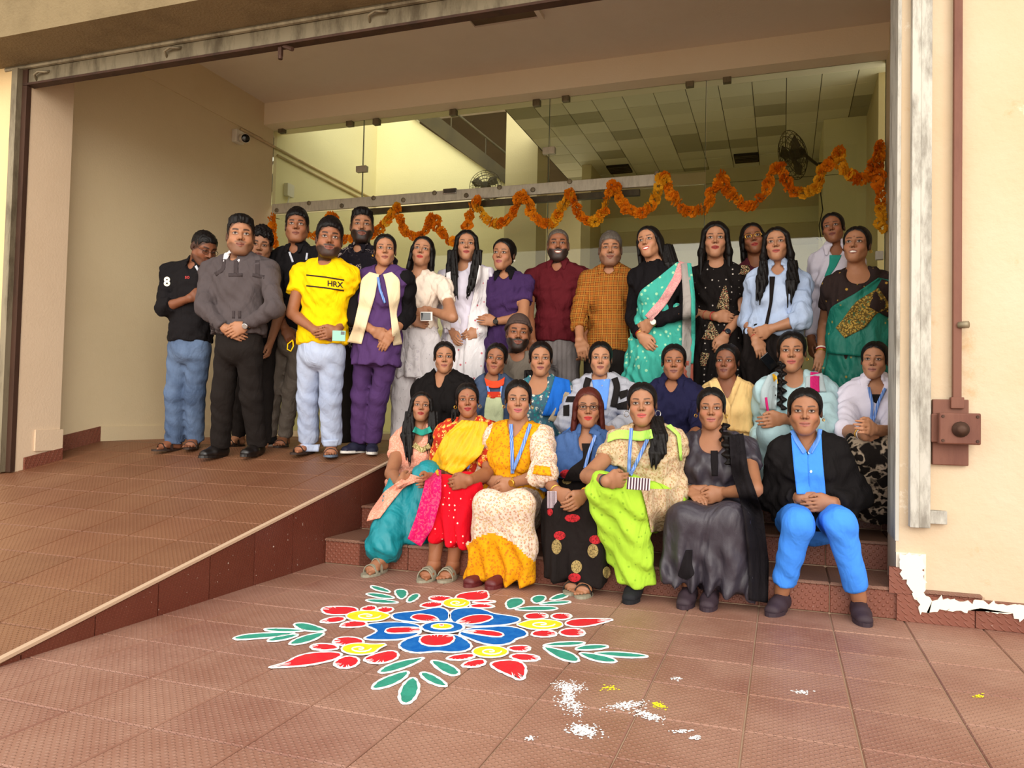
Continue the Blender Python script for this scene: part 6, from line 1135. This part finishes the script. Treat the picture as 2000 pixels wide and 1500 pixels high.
held('mobile_phone', 'dark phone hanging in the hand of the woman in the pale denim jacket', 'phone', 1502, 706, (16, 0, .06), .06, .10, 40, 'phone_screen')
# ================================================================ marigold garlands strung in front of the glass
def powder(name, c, c2):
    n = NT(name); v = n.coord(); n.col(n.mix(n.ramp(n.noise(v, 22, 6, .7), .42, .68), lin(c), lin(c2))); n.rough(.95, .05); n.bump(n.noise(v, 350, 3), .003, .7); MATS[name] = n.m
for k_, (a_, b_) in dict(marigold_a=('EE8410', 'E07408'), marigold_b=('F09418', 'E6820E'), marigold_c=('F4B428', 'E89C18')).items():
    n = NT(k_); oi = n.new('ShaderNodeObjectInfo'); n.col(n.mix(oi.outputs['Random'], lin(a_), lin(b_))); n.rough(.8, .15); MATS[k_] = n.m
flat('garland_string', '6E5A2A', .9)
def flower_mesh(k, mat):
    r = random.Random(k); v = []; f = []
    for ring, (el, rad, np_) in enumerate(((-.35, 1.0, 9), (.15, .98, 9), (.6, .86, 8), (1.05, .62, 6))):
        for i in range(np_):
            a = 2*math.pi*(i+.5*(ring % 2))/np_+r.uniform(-.12, .12); w = math.pi/np_*1.15; R_ = rad*r.uniform(.88, 1.08)
            p = lambda aa, ee, rr: (rr*math.cos(ee)*math.cos(aa), rr*math.cos(ee)*math.sin(aa), rr*math.sin(ee))
            b = len(v); v += [p(a-w*.5, el-.1, R_*.35), p(a+w*.5, el-.1, R_*.35), p(a+w, el+.18, R_*.95), p(a, el+.05+r.uniform(-.1, .1), R_*1.06), p(a-w, el+.18, R_*.95)]; f += [(b, b+1, b+2, b+3), (b, b+3, b+4)]
    me = bpy.data.meshes.new('marigold'); me.from_pydata(v, [], f); me.materials.append(MATS[mat]); return me
FM = [flower_mesh(k, m_) for k, m_ in enumerate(('marigold_a', 'marigold_b', 'marigold_a', 'marigold_c', 'marigold_b'))]
GY = YG-.13
def garland(label, strands):
    e = empty('marigold_garland', tuple(atY(*strands[0][0], GY))); tag(e, label, 'garland', 'marigold garlands on the glass front')
    for pl_ in strands:
        P3 = np.array([atY(x, y, GY) for x, y in pl_]); q = P3
        if len(q) > 2:
            for _ in range(2):
                n_ = [q[0]]
                for a_, b_ in zip(q[:-1], q[1:]): n_ += [a_*.75+b_*.25, a_*.25+b_*.75]
                q = np.array(n_+[q[-1]])
        L_ = np.concatenate([[0], np.cumsum(np.linalg.norm(np.diff(q, axis=0), axis=1))]); m = max(1, int(L_[-1]/.036)); rel(MB().tube(q[::2] if len(q) > 6 else q, .004, 5), e).build('string', 'garland_string', e)
        patch = random.random()*6; rel(MB().tube([tuple(q[0]), (q[0][0], YG-.049 if 2.93 < q[0][2]+.01 < 3.055 and -5.2 < q[0][0] < -1.0 else YG+.001, q[0][2]+.01)], .004, 5), e).build('tie', 'garland_string', e)
        for k in range(m+1):
            t = L_[-1]*k/max(m, 1); p_ = np.array([np.interp(t, L_, q[:, i]) for i in range(3)])+rng.normal(0, .009, 3)
            o = bpy.data.objects.new('marigold', FM[3] if math.sin(t*5+patch) > .75 and random.random() < .75 else random.choice(FM[:3]+[FM[4]])); s_ = random.uniform(.043, .056); o.scale = (s_,)*3; o.location = p_-np.array(e.location); o.rotation_euler = (random.uniform(.6, 2.4), random.uniform(-.8, .8), random.uniform(0, 6)); link(o, e)
garland('short orange marigold string hanging beside the porch wall corner', [[(531, 424), (533, 450), (532, 480)]])
garland('orange marigold garland looping between the men and the cream blouse woman', [[(596, 452), (612, 462), (630, 452), (642, 425), (650, 420)], [(650, 420), (655, 440), (662, 468), (690, 470), (735, 455), (756, 432), (772, 405)], [(774, 408), (784, 440), (800, 460), (818, 464), (834, 450), (846, 418)]])
garland('loose end of marigold garland drooping behind the long-haired woman in white', [[(853, 427), (854, 427.5)], [(856, 440), (866, 460), (880, 474), (898, 474)]])
SW = [[(910, 446), (920, 415), (931, 392)], [(931, 392), (940, 415), (955, 433), (976, 440), (1000, 422), (1012, 384), (1020, 379)], [(1020, 379), (1034, 408), (1050, 430), (1070, 438), (1090, 424), (1102, 398), (1113, 376)], [(1113, 376), (1125, 405), (1140, 430), (1160, 438), (1178, 418), (1188, 385), (1197, 362)], [(1197, 362), (1210, 390), (1228, 414), (1250, 420), (1275, 400), (1288, 362), (1297, 345)]]
garland('long orange marigold garland in five loops along the door rail', SW)
garland('orange marigold garland of four loops below the wall fan', [[(1297, 345), (1310, 375), (1330, 406), (1356, 418), (1382, 400), (1400, 358), (1410, 346)], [(1410, 346), (1425, 375), (1445, 397), (1466, 405), (1490, 386), (1505, 345), (1516, 324), (1524, 324)], [(1524, 324), (1532, 350), (1550, 375), (1570, 380), (1596, 366), (1612, 322), (1635, 297)], [(1635, 297), (1645, 325), (1658, 344), (1672, 350)]])
garland('orange marigold garland and tail hanging at the doorway edge', [[(1680, 349), (1702, 345), (1708, 312), (1717, 284)], [(1718, 290), (1719, 320), (1719, 350), (1719, 372)], [(1718, 392), (1719, 420), (1719, 444)]])
# ================================================================ rangoli of coloured powder on the court
powder('powder_blue', '1460B4', '2A74BE'); powder('powder_red', 'D92A34', 'C43A3A'); powder('powder_yellow', 'EFE032', 'E3CF24'); powder('powder_green', '3E9A84', '358874'); powder('powder_white', 'F1F1F0', 'DADFE2')
rg = empty('rangoli', tuple(atZ(864, 1228, 0))); tag(rg, 'round floor rangoli of blue, red, yellow and green powder flowers on the tiles', 'rangoli')
def chaikin(p, n=2):
    p = np.array(p, float)
    for _ in range(n): q = np.roll(p, -1, 0); p = np.stack([p*.75+q*.25, p*.25+q*.75], 1).reshape(-1, 2)
    return p
def piece(name, pts, mat, z=.0015, lw=.0055, streak=0, sm=2, cv=None):
    px = chaikin([cv(p) for p in pts], sm); G = np.array([atZ(x, y, 0)[:2] for x, y in px]); c = G.mean(0); o_ = np.array(rg.location)[:2]
    o = MB().prism([(g_[0]-o_[0], g_[1]-o_[1], z) for g_ in G], (0, 0, 1), .0018).build(name, mat, rg)
    m = MB(); n = len(G); t = np.roll(G, -1, 0)-np.roll(G, 1, 0); nn = np.stack([t[:, 1], -t[:, 0]], 1); nn /= np.linalg.norm(nn, axis=1, keepdims=True)+1e-9; zz = z+.0022
    for i in range(n):
        w = lw*(1+.35*math.sin(i*2.3))
        m.v += [tuple(np.r_[G[i]-nn[i]*w-o_, zz-.002]), tuple(np.r_[G[i]-nn[i]*w*.6-o_, zz+.0012]), tuple(np.r_[G[i]+nn[i]*w*.6-o_, zz+.0012]), tuple(np.r_[G[i]+nn[i]*w-o_, zz-.002])]
    m.f = [(4*i+k, 4*i+k+1, 4*((i+1) % n)+k+1, 4*((i+1) % n)+k) for i in range(n) for k in range(3)]; m.build('outline', 'powder_white', o)
    if streak:
        far = G[np.argmax(np.linalg.norm(G-o_, axis=1))] if streak > 0 else G[np.argmin(np.linalg.norm(G-o_, axis=1))]; m = MB(); ax_ = nrm(np.r_[c-far, 0])[:2]; pr = np.array([-ax_[1], ax_[0]])
        for k in range(6):
            j = np.argmin(np.linalg.norm(G-(far+pr*(k-2.5)*.022), axis=1)); a = G[j]; d = nrm(np.r_[c-a, 0])[:2]; L_ = random.uniform(.3, .55)*np.linalg.norm(c-a); w = .004; s_ = np.array([-d[1], d[0]])*w
            b0 = len(m.v); m.v += [tuple(np.r_[q-o_, zz+.0005]) for q in (a-s_, a+s_, a+d*L_)]+[tuple(np.r_[q-o_, zz-.002]) for q in (a-s_, a+s_, a+d*L_)]; m.f += [(b0, b0+1, b0+2), (b0, b0+3, b0+4, b0+1), (b0+1, b0+4, b0+5, b0+2), (b0+2, b0+5, b0+3, b0)]
        m.build('streak', 'powder_white', o)
    return o
c6 = lambda p: (560+p[0]*.3, 1120+p[1]*.3); c4 = lambda p: (400+p[0]*.46, 1120+p[1]*.46)
BP = ['1055,325 1060,250 1010,225 950,228 850,250 740,258 680,270 690,300 760,315 870,325', '1065,320 1060,255 1110,232 1220,225 1310,248 1340,265 1440,278 1510,290 1525,310 1480,330 1380,345 1160,350', '1165,362 1290,355 1430,345 1530,365 1570,390 1560,415 1490,430 1470,455 1390,475 1280,465 1180,425 1110,400', '1095,400 1150,425 1200,460 1205,490 1150,515 1060,520 985,510 900,520 820,522 750,500 725,470 770,435 870,405', '870,400 760,435 620,440 520,435 500,425 560,400 590,380 570,365 515,345 540,330 680,320 790,325 880,345']
RP = ['805,290 850,270 950,280 990,305 985,325 880,320 820,305', '1100,325 1160,290 1240,275 1330,280 1345,300 1290,325 1200,340 1110,335', '1150,385 1200,375 1330,380 1400,395 1415,410 1380,425 1270,410 1150,390', '890,410 1000,405 1085,410 1095,440 1050,475 950,485 880,470 860,440', '635,380 670,362 760,358 870,360 875,390 770,397 660,400']
FP = ['225,225 310,218 440,222 470,245 430,270 290,275 235,260|470,240 520,215 580,215 585,240 530,250|585,235 620,222 690,225 695,245 650,262 600,255|215,315 280,290 370,285 385,305 330,325 230,325|345,345 370,325 430,312 520,320 520,345 440,355 360,355', '920,160 970,148 1060,155 1085,170 1020,188 940,180|865,210 920,190 1010,190 1015,215 940,228 880,222|1090,165 1120,135 1220,122 1300,112 1315,140 1315,165 1260,180 1150,178|1195,190 1280,180 1370,182 1340,195 1250,198|1190,210 1260,200 1350,210 1350,225 1270,230 1200,225', '1540,280 1580,262 1680,262 1710,285 1660,300 1570,305|1715,280 1760,262 1850,268 1855,290 1800,308 1740,300|1800,330 1860,300 1990,298 2140,300 2080,320 1960,350 1860,352|1770,385 1810,365 1900,362 1945,385 1930,410 1850,415 1790,405|1590,400 1610,380 1690,372 1755,385 1755,410 1680,420 1610,412', '1430,490 1480,475 1570,475 1590,495 1550,515 1470,510|1440,545 1500,525 1610,535 1655,555 1620,575 1520,575|1315,590 1400,570 1490,570 1550,595 1560,640 1535,710 1440,665 1360,630|1135,605 1180,575 1280,560 1300,590 1240,615 1160,615|1030,560 1090,535 1210,525 1230,545 1180,565 1090,570', '-10,590 60,545 160,520 310,515 370,530 320,565 190,595 80,610 -150,622|145,480 200,460 300,465 350,490 280,505 190,505|295,445 340,420 440,418 505,440 490,465 400,475 320,470|490,560 600,520 690,505 730,525 720,560 640,590 540,590|300,590 340,560 400,540 470,555 470,590 420,620 340,622']
DC = [(525, 285, 140, 36, (680, 278)), (1105, 200, 90, 32, None), (1660, 340, 140, 34, (1490, 340)), (1325, 518, 118, 38, None), (475, 500, 120, 38, (665, 465))]
LF6 = '540,80 600,90 660,110 680,130 620,122 560,105|505,135 570,130 660,145 715,165 640,168 560,155|505,175 580,170 680,180 745,195 640,200 550,192|700,115 740,105 785,115 785,150 745,175 715,150|780,190 790,160 830,135 870,140 850,170 810,192|1425,190 1460,165 1530,165 1550,190 1520,215 1450,240 1430,220|1590,165 1630,145 1690,150 1680,180 1630,202 1600,190|1710,170 1760,140 1830,132 1835,150 1780,172 1720,178|1625,205 1720,185 1860,182 1830,200 1720,208|1465,240 1560,220 1700,218 1775,228 1730,245 1600,248|590,650 640,610 740,575 870,555 900,552 840,590 740,630 640,655|545,755 590,705 700,660 800,635 780,680 700,730 600,758|740,850 730,780 770,710 830,675 865,730 850,800 800,855|860,650 920,650 1000,690 1055,740 990,740 900,700|925,570 1000,575 1090,610 1135,655 1080,675 1000,640'
LF4 = '1425,310 1490,295 1600,292 1620,300 1570,310 1480,312|1425,312 1480,320 1560,340 1595,370 1570,382 1500,365|1560,325 1620,305 1720,308 1700,322 1620,330|1580,338 1660,345 1740,365 1750,382 1680,380 1620,362|1640,340 1740,335 1850,345 1895,358 1800,362 1700,352|370,215 430,212 500,235 520,248 450,250 400,240|245,238 310,235 400,240 430,248 340,252 270,248|120,275 180,260 280,255 400,252 330,270 200,282 130,285|255,290 310,268 410,258 370,278 300,292|350,305 390,278 460,258 520,252 470,285 400,305'
def pp(s): return [tuple(map(float, a.split(','))) for a in s.split()]
for s_ in BP: piece('petal', pp(s_), 'powder_blue', cv=c6, sm=2)
for s_ in RP: piece('inner_petal', pp(s_), 'powder_red', .004, .0045, streak=-1, cv=c6)
for s_ in FP:
    for q in s_.split('|'): piece('petal', pp(q), 'powder_red', cv=c6, streak=1)
for x, y, rx, ry, tail in DC:
    pts = [(x+rx*math.cos(a), y+ry*math.sin(a)) for a in np.arange(14)*2*math.pi/14]
    if tail: i_ = min(range(14), key=lambda i: abs(pts[i][0]-tail[0])+abs(pts[i][1]-tail[1])); pts[i_] = tail
    d = piece('flower_disc', pts, 'powder_yellow', .0035, .004, cv=c6, sm=1); o_ = np.array(rg.location)
    sp_ = [atZ(*c6((x+rx*.62*(1-t/9)*math.cos(t*1.05), y+ry*.62*(1-t/9)*math.sin(t*1.05))), 0)-o_+np.array([0, 0, .0055]) for t in np.arange(0, 8.5, .5)]; MB().tube(sp_, .0035, 5).build('spiral', 'powder_white', d)
for s_ in LF6.split('|'): piece('leaf', pp(s_), 'powder_green', cv=c6, streak=0)
for s_ in LF4.split('|'): piece('leaf', pp(s_), 'powder_green', cv=c4, streak=0)
el = lambda x, y, a, b, n=16: [(x+a*math.cos(t), y+b*math.sin(t)) for t in np.arange(n)*2*math.pi/n]
piece('centre_disc', el(1015, 362, 140, 38), 'powder_blue', .0065, .0055, cv=c6, sm=1); piece('centre_ring', el(1012, 360, 70, 18), 'powder_yellow', .0085, .004, cv=c6, sm=1); piece('centre_dot', el(1008, 356, 14, 5), 'powder_red', .0105, .001, cv=c6, sm=1)
# spilt chalk powder on the court
sm_ = MB()
def spill(m, cx, cy, sx, sy, n_, ang=0):
    for _ in range(n_):
        a, b = rng.normal(0, 1, 2); x = cx+a*sx*math.cos(ang)-b*sy*math.sin(ang); y = cy+a*sx*math.sin(ang)+b*sy*math.cos(ang); g_ = atZ(x, y, 0); r_ = rng.uniform(.0012, .0042); k0 = len(m.v)
        for k in range(5): t = 2*math.pi*k/5+rng.uniform(-.3, .3); m.v.append((g_[0]+r_*math.cos(t)*rng.uniform(.7, 1.5), g_[1]+r_*math.sin(t)*rng.uniform(.7, 1.5), .0014))
        m.v.append((g_[0], g_[1], .0030)); m.f += [(k0+k, k0+(k+1) % 5, k0+5) for k in range(5)]
for a in ((1110, 1342, 16, 5, 200, .1), (1108, 1362, 9, 12, 220, 0), (1122, 1380, 10, 8, 120, .6), (1225, 1378, 18, 3.5, 190, -.1), (1265, 1398, 16, 4, 170, .3), (1140, 1427, 14, 6, 320, .2), (1335, 1428, 10, 2, 50, -.1), (1358, 1441, 6, 2, 40, -.2), (1035, 1443, 6, 2, 25, 0), (1566, 1352, 8, 2, 40, .1), (1322, 1326, 5, 2, 25, 0)): spill(sm_, *a)
o = sm_.build('spilt_powder', 'powder_white'); tag(o, 'scattered white powder smudges spilt on the court tiles', 'powder', kind='stuff')
sm_ = MB()
for a in ((1190, 1344, 8, 2.5, 50, 0), (1285, 1378, 7, 3, 60, .2), (1912, 1360, 6, 2, 30, 0)): spill(sm_, *a)
o = sm_.build('spilt_powder', 'powder_yellow'); tag(o, 'small yellow powder specks spilt near the white smudges', 'powder', kind='stuff')
